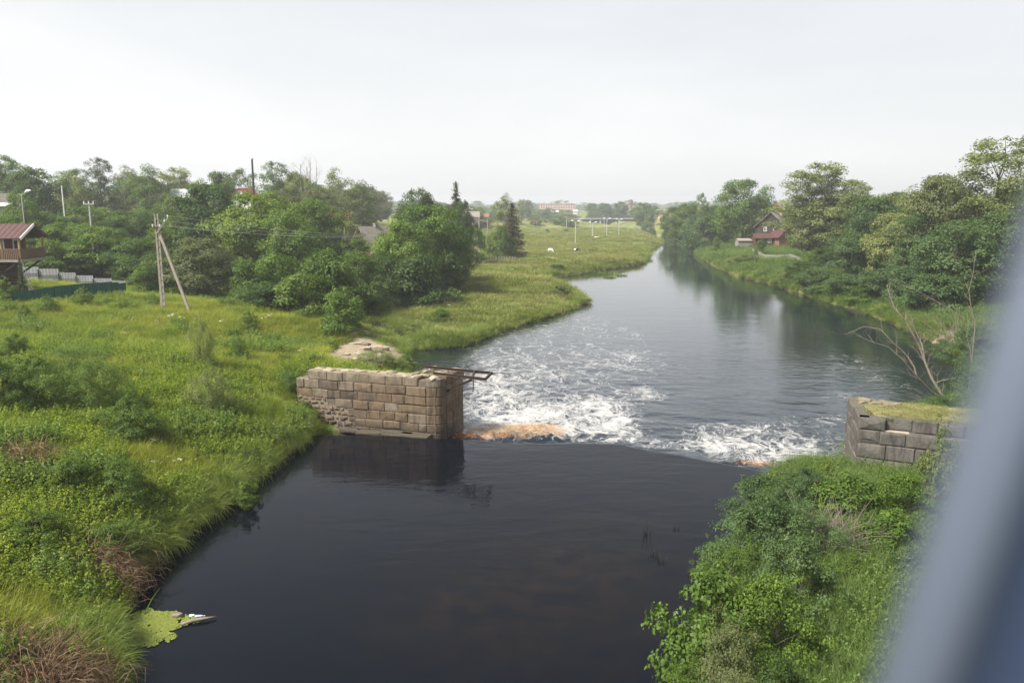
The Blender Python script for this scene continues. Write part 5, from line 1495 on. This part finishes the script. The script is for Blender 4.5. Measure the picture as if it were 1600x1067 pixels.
for k, (px, top, lab) in enumerate([(475, 256, 'left bare leafless treetop on the left skyline'), (490, 255, 'right bare leafless treetop on the left skyline')]):
    x, y, z = at(px, 180); h = PD(px, top, 180)[2] - z
    bare_tree('bare_tree', lab, (x, y, z), [([(0, 0, -.3), (.1, 0, h*.5), (-.2, 0, h*.8), (0, 0, h)], .22), ([(.1, 0, h*.55), (1.1, .3, h*.8), (1.4, .2, h*.96)], .12), ([(0, 0, h*.5), (-.9, .3, h*.75), (-1.5, .1, h*.93)], .12)], M_GREYW, 40 + k, .2)
db = Vector(PD(1490, 640, 42.0)); db.z = gz(db.x, db.y)
def dt(px, py, d): return Vector(PD(px, py, d)) - db
bare_tree('dead_tree', 'bleached dead tree with bare twisted branches leaning over the water behind the grey pier', tuple(db),
  [([(0, 0, -.3), dt(1484, 632, 42), dt(1470, 615, 42.2), dt(1455, 590, 42.5), dt(1445, 565, 42.8), dt(1436, 540, 43), dt(1424, 518, 43), dt(1412, 498, 43.2), dt(1398, 482, 43.4), dt(1390, 462, 43.6), dt(1386, 445, 43.8)], .085),
   ([dt(1482, 628, 42), dt(1455, 612, 41.5), dt(1432, 588, 41.2), dt(1410, 562, 41), dt(1388, 542, 41), dt(1362, 534, 41), dt(1340, 525, 41)], .055),
   ([dt(1432, 588, 41.2), dt(1428, 572, 41.4), dt(1414, 552, 41.6), dt(1396, 536, 41.6), dt(1375, 514, 41.8), dt(1350, 510, 42), dt(1322, 522, 42)], .042),
   ([dt(1445, 565, 42.8), dt(1441, 540, 43.4), dt(1432, 520, 43.6), dt(1420, 500, 43.8)], .055),
   ([dt(1460, 600, 42.4), dt(1472, 594, 42.2), dt(1492, 590, 42)], .035)], M_DEADWOOD, 12, .1, 3, .6)
x, y, z = at(1526, 50)
bare_tree('dead_sapling', 'thin crooked bare stem standing right of the dead tree', (x, y, z), [([(0, 0, -.2), Vector(PD(1524, 505, 50)) - Vector((x, y, z)), Vector(PD(1518, 485, 50)) - Vector((x, y, z)), Vector(PD(1514, 455, 50)) - Vector((x, y, z)), Vector(PD(1521, 425, 50)) - Vector((x, y, z)), Vector(PD(1523, 402, 50)) - Vector((x, y, z))], .045)], M_DEADWOOD, 15, .1, 2, .4)

# bushes on the near right bank: px, foot y, width px, height px, kind, leaf, label
BR = [
 (1190, 815, 130, 72, 'bush0', 'blue', 'leafy bush at the waterline nearest the weir foam'),
 (1258, 790, 110, 58, 'bush1', 'blue', 'bush left of the grey pier, second from the weir'),
 (1330, 812, 130, 68, 'broadleaf0', 'mid', 'larger-leaved light bush in front of the grey pier'),
 (1405, 815, 120, 74, 'bush2', 'mid', 'bush before the right end of the grey pier'),
 (1290, 752, 36, 36, 'broadleaf1', 'light', 'small bright bush sprouting up against the weir foam'),
 (1190, 890, 170, 108, 'bush3', 'blue', 'big cool green bush on the right waterline below the weir bush'),
 (1250, 872, 140, 90, 'willow0', 'blue', 'fine-leaved bush left of the dead twigs'),
 (1395, 865, 110, 66, 'broadleaf1', 'mid', 'large-leaved bush right of the dead twigs'),
 (1150, 955, 120, 105, 'willow1', 'bank', 'straggly waterside bush above the bright foreground bush'),
 (1235, 955, 150, 120, 'bush0', 'blue', 'cool green bush in the middle of the right foreground'),
 (1325, 905, 80, 46, 'bush1', 'bank', 'low bush below the dead twigs'),
 (1110, 1060, 170, 165, 'broadleaf0', 'mid', 'bright leafy bush over the water at the bottom right'),
 (1195, 1050, 170, 150, 'bush2', 'mid', 'fresh green bush behind the feathery bush at the bottom right'),
 (1140, 1110, 140, 140, 'willow0', 'olive', 'feathery brownish-green bush at the bottom edge of the right bank'),
 (1215, 1130, 120, 110, 'bush3', 'dark', 'dark leafy bush at the bottom edge right of the feathery bush'),
 (1085, 1110, 100, 90, 'bush1', 'mid', 'bush at the bottom edge touching the dark water'),
 (1462, 800, 70, 125, 'broadleaf0', 'grey', 'leafy bush climbing the right end of the grey pier'),
 (1425, 905, 80, 56, 'broadleaf1', 'blue', 'bush along the window frame, below the pier'),
 (1120, 905, 70, 60, 'willow1', 'bank', 'small straggly bush leaning over the right waterline'),
 (1470, 655, 60, 40, 'bush3', 'blue', 'bush behind the turf-topped pier at the dead tree foot'),
 (1520, 560, 90, 50, 'bush2', 'blue', 'bush on the shore right of the dead tree'),
 (1530, 630, 80, 70, 'willow0', 'blue', 'bush at the window frame edge behind the dead tree'),
]
for q in BR: bush_at(q[0], q[1] + 8, q[2]*1.2, q[3]*1.2, q[4], q[6], q[5])
# bushes and tall weeds on the near left bank
BL = [
 (55, 645, 130, 95, 'bush0', 'bank', 'dense bush at the left edge half way down the grassy bank'),
 (0, 650, 110, 90, 'bush2', 'bank', 'bush cut by the left edge of the view, half way down the bank'),
 (150, 650, 140, 90, 'willow0', 'bank', 'fine-leaved thicket right of the dense left bush'),
 (115, 600, 150, 60, 'willow1', 'bank', 'grey-green willow scrub behind the dense left bush'),
 (205, 690, 120, 70, 'bush1', 'bank', 'bush below the fine-leaved thicket on the grassy bank'),
 (330, 650, 90, 75, 'willow0', 'grey', 'grey-green pointed shrub in the middle of the bank'),
 (318, 580, 50, 80, 'willow1', 'grey', 'slim grey shrub above the grey-green pointed shrub'),
 (375, 565, 40, 40, 'willow0', 'bank', 'small dark shrub upper right on the bank towards the limestone'),
 (25, 560, 50, 40, 'bush3', 'bank', 'small dark shrub at the left edge near the top of the bank'),
 (390, 520, 36, 34, 'bush1', 'bank', 'low shrub on the crest right of the pole brace'),
 (190, 785, 120, 70, 'bush3', 'bank', 'nettle-dark bush between the two patches of dead stalks'),
 (110, 770, 90, 60, 'bush2', 'bank', 'cool green bush left of the dead stalk patch'),
 (170, 870, 120, 60, 'bush0', 'bank', 'dark bush low on the bank above the dead reed heap'),
 (60, 850, 110, 55, 'bush1', 'bank', 'spreading bush at the left low on the bank'),
 (240, 800, 40, 55, 'broadleaf1', 'light', 'bright lime sapling beside the dead stalks'),
 (285, 690, 30, 40, 'broadleaf0', 'light', 'bright yellow-green sapling in the middle of the bank'),
 (365, 690, 34, 36, 'broadleaf1', 'light', 'pale sapling near the water, left of the pier'),
 (20, 1055, 80, 75, 'broadleaf0', 'light', 'bright leafy bush in the bottom left corner'),
 (385, 790, 50, 45, 'broadleaf1', 'bank', 'round-leaved plant at the water edge of the left bank'),
 (75, 490, 30, 28, 'broadleaf0', 'light', 'bright shrub in front of the green fence, left one'),
 (130, 480, 40, 30, 'broadleaf1', 'light', 'bright shrub in front of the right part of the green fence'),
 (10, 480, 40, 45, 'broadleaf1', 'light', 'yellow-green shrub at the left end of the green fence'),
 (38, 500, 26, 24, 'broadleaf0', 'light', 'small bright shrub just below the left end of the green fence'),
 (240, 482, 26, 24, 'willow1', 'bank', 'grey tuft of shrub at the foot of the utility pole'),
 (590, 572, 90, 26, 'willow0', 'grey', 'low grey willow on the limestone behind the brown pier'),
 (635, 578, 40, 26, 'bush0', 'bank', 'low green bush at the corner behind the brown pier'),
 (478, 655, 46, 30, 'bush3', 'bank', 'dark small bush against the bank end of the brown pier'),
 (455, 615, 50, 34, 'willow1', 'bank', 'scrub growing at the upper bank end of the brown pier'),
]
for q in BL: bush_at(q[0], q[1], q[2], q[3], q[4], q[6], q[5], z=2.5)
MBsh = [
 (875, 462, 46, 18, 'shrub0', 'grey', 'grey-green willow patch on the spit of the meadow'),
 (870, 420, 30, 8, 'shrub1', 'mid', 'low bush at the inner bay of the meadow shore'),
 (835, 435, 22, 9, 'shrub2', 'mid', 'small bush left of the inner bay of the meadow'),
 (855, 364, 8, 6, 'shrub0', 'dark', 'small dark bush in the back of the meadow, left one'),
 (885, 363, 10, 5, 'shrub1', 'dark', 'small dark bush in the back of the meadow, right one'),
 (690, 505, 40, 24, 'shrub2', 'mid', 'low bush on the meadow below the sandy path'),
 (648, 525, 40, 22, 'shrub0', 'grey', 'reedy bush at the inlet end of the meadow'),
]
for q in MBsh: bush_at(q[0], q[1], q[2], q[3], q[4], q[6], q[5], z=0.5)

# dead twiggy scrub
def dead_scrub(label, px, base, wpx, hpx, seed, n=160, z=1.5):
    zz = z
    for _i in range(12):
        p = P(px, base, zz); zz = .5*zz + .5*gz(p[0], p[1])
    r = random.Random(seed); w, h = wpx*p[1]/F, hpx*p[1]/F
    mb = MB()
    for i in range(n):
        a = Vector((r.uniform(-.5, .5)*w, r.uniform(-.5, .5)*w*.8, r.uniform(0, .3)*h))
        d = Vector((r.uniform(-1, 1), r.uniform(-1, 1), r.uniform(.1, 1.3))).normalized(); L = h*r.uniform(.4, 1.2)
        mb.tube([a, a + d*L*.5 + Vector((0, 0, .05)), a + d*L + Vector((r.uniform(-.1, .1), 0, -.08))], [.014, .009, .004], 4, cap=False)
    e = empty('dead_scrub', (p[0], p[1], zz)); tag(e, label, 'dead scrub')
    o = mb.build('twigs', M_DEADWOOD, e, True); o['kind'] = 'stuff'
    return e
dead_scrub('bare brown twiggy scrub among the green bushes before the grey pier', 1300, 865, 95, 85, 5, 260)
dead_scrub('grey tangle of twigs at the shore right of the dead tree', 1505, 545, 60, 60, 6, 160)

# ------------------------------------------------------------------ grass, weeds, sedge (nobody could count them)
C_GRASS = tuft_coll('grass', M_GRASS, [blades(10 + i, 46, .34, .46, .016, 1.15) for i in range(4)])
C_MEADOW = tuft_coll('meadow', M_MEADOW, [blades(20 + i, 60, .7, .34, .03, 1.2, 2) for i in range(3)])
C_WEED = tuft_coll('weed', M_WEED, [herb(30 + i, 9, .32, .62, .12, 16) for i in range(4)])
C_WEEDD = tuft_coll('nettle', M_WEEDD, [herb(40 + i, 10, .30, .75, .13, 18, .45) for i in range(3)])
C_SEDGE = tuft_coll('sedge', M_SEDGE, [blades(50 + i, 90, .26, .85, .017, 1.9, 5, .4) for i in range(3)])
C_DEAD = tuft_coll('dead', M_DEAD, [blades(60 + i, 55, .5, .6, .016, 2.8, 4, .5) for i in range(3)])
C_RIGHT = tuft_coll('right', M_RIGHTG, [blades(70 + i, 50, .36, .6, .016, 1.1) for i in range(3)] + [herb(75, 9, .3, .6, .11, 14)])
def umbel(seed):
    r = np.random.default_rng(seed); V, Fq = [], []
    for i in range(5):
        c = np.array([r.normal(0, .18), r.normal(0, .18), r.uniform(.55, .85)])
        m = 14; d = np.stack([r.normal(0, .055, m), r.normal(0, .055, m), r.normal(0, .012, m)], 1)
        v, f = leaf_cards(c + d, np.tile([0, 0, 1.0], (m, 1)) + r.normal(0, .25, (m, 3)), np.full(m, .045), r, .9)
        Fq.append(f + sum(len(q) for q in V)); V.append(v)
    V, Fq = np.concatenate(V), np.concatenate(Fq)
    return V, Fq, np.ones(len(Fq))
C_FLOWER = tuft_coll('flower', M_PETAL, [umbel(80), umbel(81)])
def frustum_pts(n, y0, y1, seed, pw=1.0, m=170):
    r = np.random.default_rng(seed)
    y = np.exp(r.uniform(0, 1, n)**pw*(math.log(y1) - math.log(y0)) + math.log(y0))
    x = (r.uniform(-m, 1600 + m, n) - CX)/F*(y + 1.5)
    return x, y
def put(name, x, y, keep, coll, smin, smax, seed, hz=None, tilt=.12):
    x, y = x[keep], y[keep]; n = len(x)
    r = np.random.default_rng(seed)
    z = ground(x, y)
    s = r.uniform(smin, smax, n)*np.clip(y/55, 1, 2.2)
    h = s*(1 if hz is None else hz[keep])*r.uniform(.75, 1.25, n)/np.clip(y/55, 1, 1.7)
    return scatter(name, np.stack([x, y, z], 1), np.stack([r.normal(0, tilt, n), r.normal(0, tilt, n), r.uniform(0, 6.28, n)], 1), np.stack([s, s, h], 1), coll)
def occupied(x, y):
    """pier plans, limestone slabs, house plot"""
    o = np.zeros(x.shape, bool)
    for A_, B_, w_ in ((AS, K1, 1.35), (K1 - u1*1.2, C1 - u1*1.2, 1.6), (K2 + v2*1.7, R2 + u2*3 + v2*1.7, 1.9)):
        dx, dy = B_.x - A_.x, B_.y - A_.y; L_ = math.hypot(dx, dy)
        t = ((x - A_.x)*dx + (y - A_.y)*dy)/L_; s = -(x - A_.x)*dy/L_ + (y - A_.y)*dx/L_
        o |= (t > -.2) & (t < L_ + .3) & (np.abs(s - (w_/2 if w_ < 1.5 else 0)) < w_*.75)
    return o
x, y = frustum_pts(150000, 13, 96, 1, .72)
wd = water_dist(x, y); occ = occupied(x, y); br_ = bare(x, y); dd = deadpatch(x, y)
left = (x < -3.5) & (y < 92) & ((y < 62) | (x < -14))
right = (x > 0) & (y < 60)
nz = fbm(x/3.2, y/3.2, 33, 3); nz2 = fbm(x/6.5, y/6.5, 44, 3); u_ = np.random.default_rng(3).uniform(0, 1, len(x))
ok = (wd > .12) & ~occ & (br_ < .42)
gl = ok & left & (dd < .28 + .25*u_)
nz3 = fbm(x/1.2, y/1.2, 66, 3)
weedy = (nz*.55 + nz3*.45 > np.interp(y, [15, 30, 45, 65], [.40, .44, .52, .58])) & (wd > .35)
dark_ = (nz2*.5 + fbm(x/1.6, y/1.6, 88, 3)*.5 > .54)
put('bank_grass', x, y, gl & (~weedy | (u_ < .25)), C_GRASS, .75, 1.25, 2)
put('bank_weeds', x, y, gl & weedy & ~dark_ & (u_ > .30), C_WEED, .65, 1.15, 3)
put('bank_nettles', x, y, gl & weedy & dark_ & (u_ > .30), C_WEEDD, .7, 1.2, 4)
put('right_bank_grass', x, y, ok & right & (u_ < .75), C_RIGHT, .8, 1.3, 5)
x2, y2 = frustum_pts(60000, 13, 90, 7, .8); wd2 = water_dist(x2, y2); nzs = fbm(x2/2.1, y2/2.1, 91, 3)
put('sedge_tufts', x2, y2, (wd2 > -.05) & (wd2 < 1.0 + .8*(nzs - .4)) & (nzs > .46) & (deadpatch(x2, y2) < .3) & ~occupied(x2, y2) & ((x2 < -3) | (x2 > 0)), C_SEDGE, .6, 1.15, 8, tilt=.25)
put('dead_stalks', x2, y2, (deadpatch(x2, y2) > .22) & (wd2 > .1) & (x2 < 0), C_DEAD, .9, 1.5, 9, tilt=.45)
put('wildflowers', x2, y2, (wd2 > 1) & (fbm(x2/4, y2/4, 55, 2) > .50) & (x2 < -6) & (y2 > 28) & (np.random.default_rng(8).uniform(0, 1, len(x2)) < .012), C_FLOWER, .45, .7, 10)
x3, y3 = frustum_pts(120000, 62, 420, 11, .85); wd3 = water_dist(x3, y3)
put('meadow_grass', x3, y3, (wd3 > .2) & (bare(x3, y3) < .4) & (x3 > -16) & ~((x3 > 30) & (y3 < 260) & (x3 > 30 + (y3 - 180)*.25)) & (fbm(x3/9, y3/9, 12, 3) > .30), C_MEADOW, .8, 1.3, 12)
put('far_right_grass', x3, y3, (wd3 > .2) & (bare(x3, y3) < .4) & (x3 > 30) & (y3 < 260) & (x3 > 30 + (y3 - 180)*.25), C_RIGHT, .9, 1.4, 16)
x4, y4 = frustum_pts(60000, 58, 330, 13, .9); wd4 = water_dist(x4, y4)
put('shore_sedge', x4, y4, (wd4 > -.1) & (wd4 < 1.3*np.clip(y4/90, 1, 2)) & (bare(x4, y4) < .4) & (fbm(x4/5, y4/5, 17, 3) > .42), C_SEDGE, .55, .95, 14, tilt=.2)
r5 = np.random.default_rng(15); n5 = 260
t5, s5 = r5.uniform(.05, 1, n5)*6, r5.uniform(.15, .95, n5)*LV
p5 = np.array([[(K2 + u2*float(a) + v2*float(b)).x, (K2 + u2*float(a) + v2*float(b)).y, 3.07] for a, b in zip(t5, s5)])
scatter('pier_turf_grass', p5, np.stack([np.zeros(n5), np.zeros(n5), r5.uniform(0, 6.28, n5)], 1), np.tile([.6, .6, .28], (n5, 1)), C_MEADOW)

n6 = 46; r6 = np.random.default_rng(66); p6 = []
for _i in range(n6):
    if _i < 30: q = A2 + u1*float(r6.uniform(0, LF - .6)) + w_in*float(r6.uniform(.15, 1.2))
    else: q = K1 - u1*float(r6.uniform(.9, 2.2)) + v1*float(r6.uniform(.1, LS))
    p6.append((q.x, q.y, ZT - .02))
scatter('pier_top_grass', np.array(p6), np.stack([r6.normal(0, .2, n6), r6.normal(0, .2, n6), r6.uniform(0, 6.28, n6)], 1), np.repeat(r6.uniform(.25, .55, n6)[:, None], 3, 1)*np.array([.7, .7, 1]), C_GRASS)
# ================================================================== SMALL THINGS
# duckweed raft with drifted litter
M_DUCK = leafy('duckweed', (0.11,0.15,0.018), (0.19,0.23,0.04), (0.27,0.29,0.075), .1, .2)
rng = np.random.default_rng(70)
outl = np.array([(206,966),(222,952),(232,948),(245,956),(258,953),(275,955),(300,962),(322,966),(296,974),(283,984),(270,1000),(240,1010),(212,1012),(200,995)], float)
ow = np.array([P(a, b, .02)[:2] for a, b in outl])
def in_poly(x, y, poly):
    ins = np.zeros(x.shape, bool)
    for i in range(len(poly)):
        ax, ay = poly[i]; bx, by = poly[(i+1) % len(poly)]
        if ay != by: ins ^= ((ay > y) != (by > y)) & (x < (bx - ax)*(y - ay)/(by - ay) + ax)
    return ins
n = 26000
dx = rng.uniform(ow[:, 0].min() - .4, ow[:, 0].max() + .2, n); dy = rng.uniform(ow[:, 1].min() - .4, ow[:, 1].max() + .3, n)
k = in_poly(dx + (fbm(dx*3, dy*3, 5) - .5)*.5, dy + (fbm(dx*3, dy*3, 8) - .5)*.5, ow) & (fbm(dx*5, dy*5, 15) > .33) & (rng.uniform(0, 1, n) < sstep(.22, .62, fbm(dx*1.6, dy*1.6, 25) + .0) + in_poly(dx, dy, ow.mean(0) + (ow - ow.mean(0))*.68)*.75)
dx, dy = dx[k], dy[k]; n = len(dx)
pos = np.stack([dx, dy, .012 + rng.uniform(0, .012, n)], 1)
V, Fq = leaf_cards(pos, np.tile([0, 0, 1.0], (n, 1)) + rng.normal(0, .12, (n, 3)), rng.uniform(.035, .07, n), rng, .85)
tag(link(bpy.data.objects.new('duckweed', np_mesh('duckweed', V, Fq, 4, [M_DUCK], {'rnd': ('FACE', rng.uniform(0, 1, n))}))), kind='stuff')
lp = P(310, 966, .03)
fl_ = MB()
a_, b_ = Vector(P(282, 975, .04)) - Vector(lp), Vector(P(338, 963, .06)) - Vector(lp)
fl_.tube([a_, a_.lerp(b_, .35) + Vector((0, .02, .02)), a_.lerp(b_, .7) + Vector((0, -.02, .03)), b_], [.05, .055, .045, .02], 7)
o = fl_.build('driftwood', M_DEADWOOD, None, True); o.location = tuple(lp); tag(o, 'thin tan driftwood stick floating at the tip of the duckweed raft', 'driftwood')
def bottle(label, px, py, mat, cap, L=.3, r=.045, rz=0.3):
    p = P(px, py, .05)
    e = empty('bottle', tuple(p), rz); tag(e, label, 'bottle')
    MB().tube([(-L/2, 0, 0), (-L/2 + .02, 0, 0), (L*.15, 0, 0), (L*.34, 0, 0), (L*.46, 0, 0)], [r*.75, r, r, r*.4, r*.36], 12).build('body', mat, e, True)
    MB().tube([(L*.462, 0, 0), (L*.55, 0, 0)], r*.42, 10).build('cap', cap, e)
M_PLAST = simple('cloudy_plastic', (0.36, 0.43, 0.5), .3, .1, 4, spec=.5, bump=0)
bottle('pale blue plastic bottle floating beside the driftwood stick', 312, 962, M_PLAST, M_WHITE, .28, .038, .1)
p = P(277, 961, .06)
o = lump(None, 'litter', M_DEADWOOD, p, (.3, .18, .16), .4, 401); tag(o, 'brown lump of litter stuck on the duckweed', 'litter')
p = P(300, 961, .04)
o = lump(None, 'litter', M_WHITE, p, (.16, .1, .06), .2, 402); tag(o, 'white scrap of litter between brown lump and bottle', 'litter')
a_, b_ = Vector(P(226, 958, .05)), Vector(P(250, 918, .25))
o = MB().tube([Vector((0, 0, 0)), (b_ - a_)*.5 + Vector((0, 0, .06)), b_ - a_], [.02, .018, .01], 5).build('bent_reed', M_SEDGE, None, True)
o.location = a_; tag(o, 'single pale bent reed lying across the water edge at the duckweed', 'reed')
# sprigs of reed standing in the pool
M_DARKREED = leafy('dark_reed', (0.012, 0.016, 0.010), (0.022, 0.028, 0.016), (0.04, 0.045, 0.028), .1, .3)
for k, (px, py, s, lab) in enumerate([(1012, 836, .55, 'dark sprig of reeds standing in the pool left of the right bank bushes'), (1035, 878, .30, 'faint low sprig of reeds in the pool below the dark sprig'),
                                      (1020, 868, .22, 'tiny reed sprig left of the faint low sprig'), (1058, 826, .2, 'tiny reed sprig right of the dark sprig')]):
    p = P(px, py, 0)
    V, Fq, R = blades(500 + k, 16, .16, s, .02, .5, 3, .5)
    o = link(bpy.data.objects.new('reed_sprig', np_mesh('reed_sprig', V, Fq, 4, [M_DARKREED], {'rnd': ('FACE', R)}))); o.location = tuple(p)
    tag(o, lab, 'reeds')
for k, (px, py, s, lab) in enumerate([(946, 429, 1.0, 'grassy tussock standing in the river off the meadow shore'), (953, 434, .5, 'lower tussock just below the grassy tussock in the river'), (971, 431, .45, 'small dark tussock right of the grassy tussock in the river')]):
    p = P(px, py, ZL)
    V, Fq, R = blades(520 + k, 120, 1.6*s, .9*s, .06, .9, 3, .4); V = V*np.array([1.5, 1, 1])
    o = link(bpy.data.objects.new('tussock', np_mesh('tussock', V, Fq, 4, [M_SEDGE], {'rnd': ('FACE', R)}))); o.location = tuple(p)
    tag(o, lab, 'tussock')

# cattle on the meadow
def cow(name, label, px, base_py, hpx, rz, mat, grazing=True, lying=False):
    zz = 1.0
    for _i in range(12):
        p = P(px, base_py, zz); zz = .5*zz + .5*gz(p[0], p[1])
    k = hpx*p[1]/F/1.35
    bm = bmesh.new(); sk = bm.verts.layers.skin.verify()
    def vert(co, r):
        v = bm.verts.new(Vector(co)*k); v[sk].radius = (r[0]*k, r[1]*k) if hasattr(r, '__len__') else (r*k, r*k); return v
    lift = -.5 if lying else 0
    spine = [vert(c, r) for c, r in [((-.78, 0, 1.08 + lift), .23), ((-.45, 0, 1.0 + lift), .32), ((0, 0, .96 + lift), .35), ((.42, 0, 1.0 + lift), .31), ((.68, 0, 1.08 + lift), .22)]]
    spine[2][sk].use_root = True
    for a, b in zip(spine[:-1], spine[1:]): bm.edges.new((a, b))
    neck = [((.92, 0, .95), .15), ((1.1, 0, .62), .11), ((1.2, 0, .42), .125), ((1.36, 0, .2), .075)] if grazing else [((.95, 0, 1.25 + lift), .15), ((1.12, 0, 1.4 + lift), .13), ((1.4, 0, 1.27 + lift), .075)]
    pv = spine[4]
    for i, (c, r) in enumerate(neck):
        v = vert(c, r); bm.edges.new((pv, v)); pv = v
        if i == len(neck) - 2:
            for s in (-1, 1):
                e1 = vert((c[0] - .06, s*.2, c[2] + .12), (.035, .02)); bm.edges.new((v, e1))
    tail = [vert((-.98, 0, .9 + lift), .035), vert((-1.0, 0, .5 + lift*.6), .03)]
    bm.edges.new((spine[0], tail[0])); bm.edges.new((tail[0], tail[1]))
    if not lying:
        for x0, sp, hind in ((-.62, spine[0], True), (.55, spine[3], False)):
            for s in (-1, 1):
                j = [((x0, s*.2, .78), .13), ((x0 + (.1 if hind else 0), s*.2, .55), .085), ((x0 - (.06 if hind else 0), s*.2, .34), .055), ((x0, s*.2, .04), .06)]
                pv = sp
                for c, r in j:
                    v = vert(c, r); bm.edges.new((pv, v)); pv = v
    me = bpy.data.meshes.new(name); bm.to_mesh(me); bm.free(); me.materials.append(mat)
    o = link(bpy.data.objects.new(name, me)); o.location = (p[0], p[1], zz); o.rotation_euler.z = rz
    o.modifiers.new('skin', 'SKIN').use_smooth_shade = True
    o.modifiers.new('subsurf', 'SUBSURF').render_levels = 1
    tag(o, label, 'cow', 'cattle grazing on the meadow')
def patchy(name, a, b, thr):
    m, nt, out = nodes_of(name)
    tc = nt.nodes.new('ShaderNodeTexCoord')
    nz = noise(nt, tc.outputs['Object'], 1.5, 2, .4)
    p = N(nt, 'ShaderNodeBsdfPrincipled', Roughness=.8)
    nt.links.new(mixc(nt, mrange(nt, nz, thr - .02, thr + .02), a, b), p.inputs['Base Color']); nt.links.new(p.outputs[0], out.inputs[0])
    return m
M_COWW = patchy('white_hide', (0.72, 0.68, 0.60), (0.60, 0.52, 0.42), .72)
M_COWB = patchy('black_white_hide', (0.015, 0.015, 0.016), (0.75, 0.73, 0.70), .50)
M_COWG = patchy('cream_hide', (0.60, 0.52, 0.40), (0.50, 0.42, 0.32), .6)
cow('cow', 'white cow grazing in the meadow, left of the black and white one', 860, 395.5, 7.5, -.9, M_COWW)
cow('cow', 'black and white cow grazing in the meadow', 901, 395, 7.0, .35, M_COWB)
cow('cow', 'cream cow lying further off by the twin-lamp pole in the meadow', 932, 373, 5.0, .1, M_COWG, False, True)

# the post of the carriage window beside the camera
M_POST_LIT = simple('post_lit_edge_grey', (0.088, 0.107, 0.150), 0.45, 0.03, 2, bump=0, spec=.4)  # post's sky-lit edge put into the colour of a separate rim
M_POST_SHADE = simple('post_shaded_side_navy', (0.075, 0.105, 0.215), 0.6, 0.03, 2, bump=0, spec=.2)  # post's shaded side put into the colour of a separate panel
pd_ = 0.16
q1, q2 = Vector(PD(1650, 250, pd_)), Vector(PD(1372, 1085, pd_))
t_ = (q2 - q1).normalized(); q1 = q1 - t_*.25; q2 = q2 + t_*.25
sd_ = t_.cross(Vector((0, 1, 0))).normalized()
if sd_.x < 0: sd_ = -sd_
dp_ = t_.cross(sd_).normalized()
if dp_.y < 0: dp_ = -dp_
def extrude(sec):
    V, Fs = [], []
    for q in (q1, q2):
        for a, b in sec: V.append(q + sd_*a + dp_*b)
    ns = len(sec)
    for i in range(ns): Fs.append((i, (i+1) % ns, ns + (i+1) % ns, ns + i))
    Fs += [tuple(range(ns-1, -1, -1)), tuple(range(ns, 2*ns))]
    return MB().add(V, Fs)
wp_ = empty('window_post', tuple((q1 + q2)/2)); q1, q2 = q1 - wp_.location, q2 - wp_.location
tag(wp_, 'blurred blue-grey window post slanting down the right edge of the view', 'window post')
sec = [(.0095 + .0095*math.cos(math.pi*(.5 + i/16)), .0095*math.sin(math.pi*(.5 + i/16))) for i in range(17)]
extrude(sec).build('rim', M_POST_LIT, wp_, True)
extrude([(.0096, -.0085), (.02, -.004), (.13, .022), (.13, .03), (.0096, .0085)]).build('panel', M_POST_SHADE, wp_)

# ================================================================== AIR
if HAZE > 0:
    m = bpy.data.materials.new('air'); m.use_nodes = True
    nt = m.node_tree; nt.nodes.clear()
    ou = nt.nodes.new('ShaderNodeOutputMaterial'); vv = nt.nodes.new('ShaderNodeVolumePrincipled')
    vv.inputs['Color'].default_value = (0.93, 0.96, 1.0, 1); vv.inputs['Density'].default_value = HAZE; vv.inputs['Anisotropy'].default_value = 0.2
    nt.links.new(vv.outputs[0], ou.inputs['Volume'])
    zlo = float(GZ.min()) - 1.0; zhi = max(60.0, float(GZ.max()) + 30)
    o = MB().box((0, 1400, (zlo + zhi)/2), (6400, 3600, zhi - zlo)).build('haze', m)
    tag(o, kind='stuff')
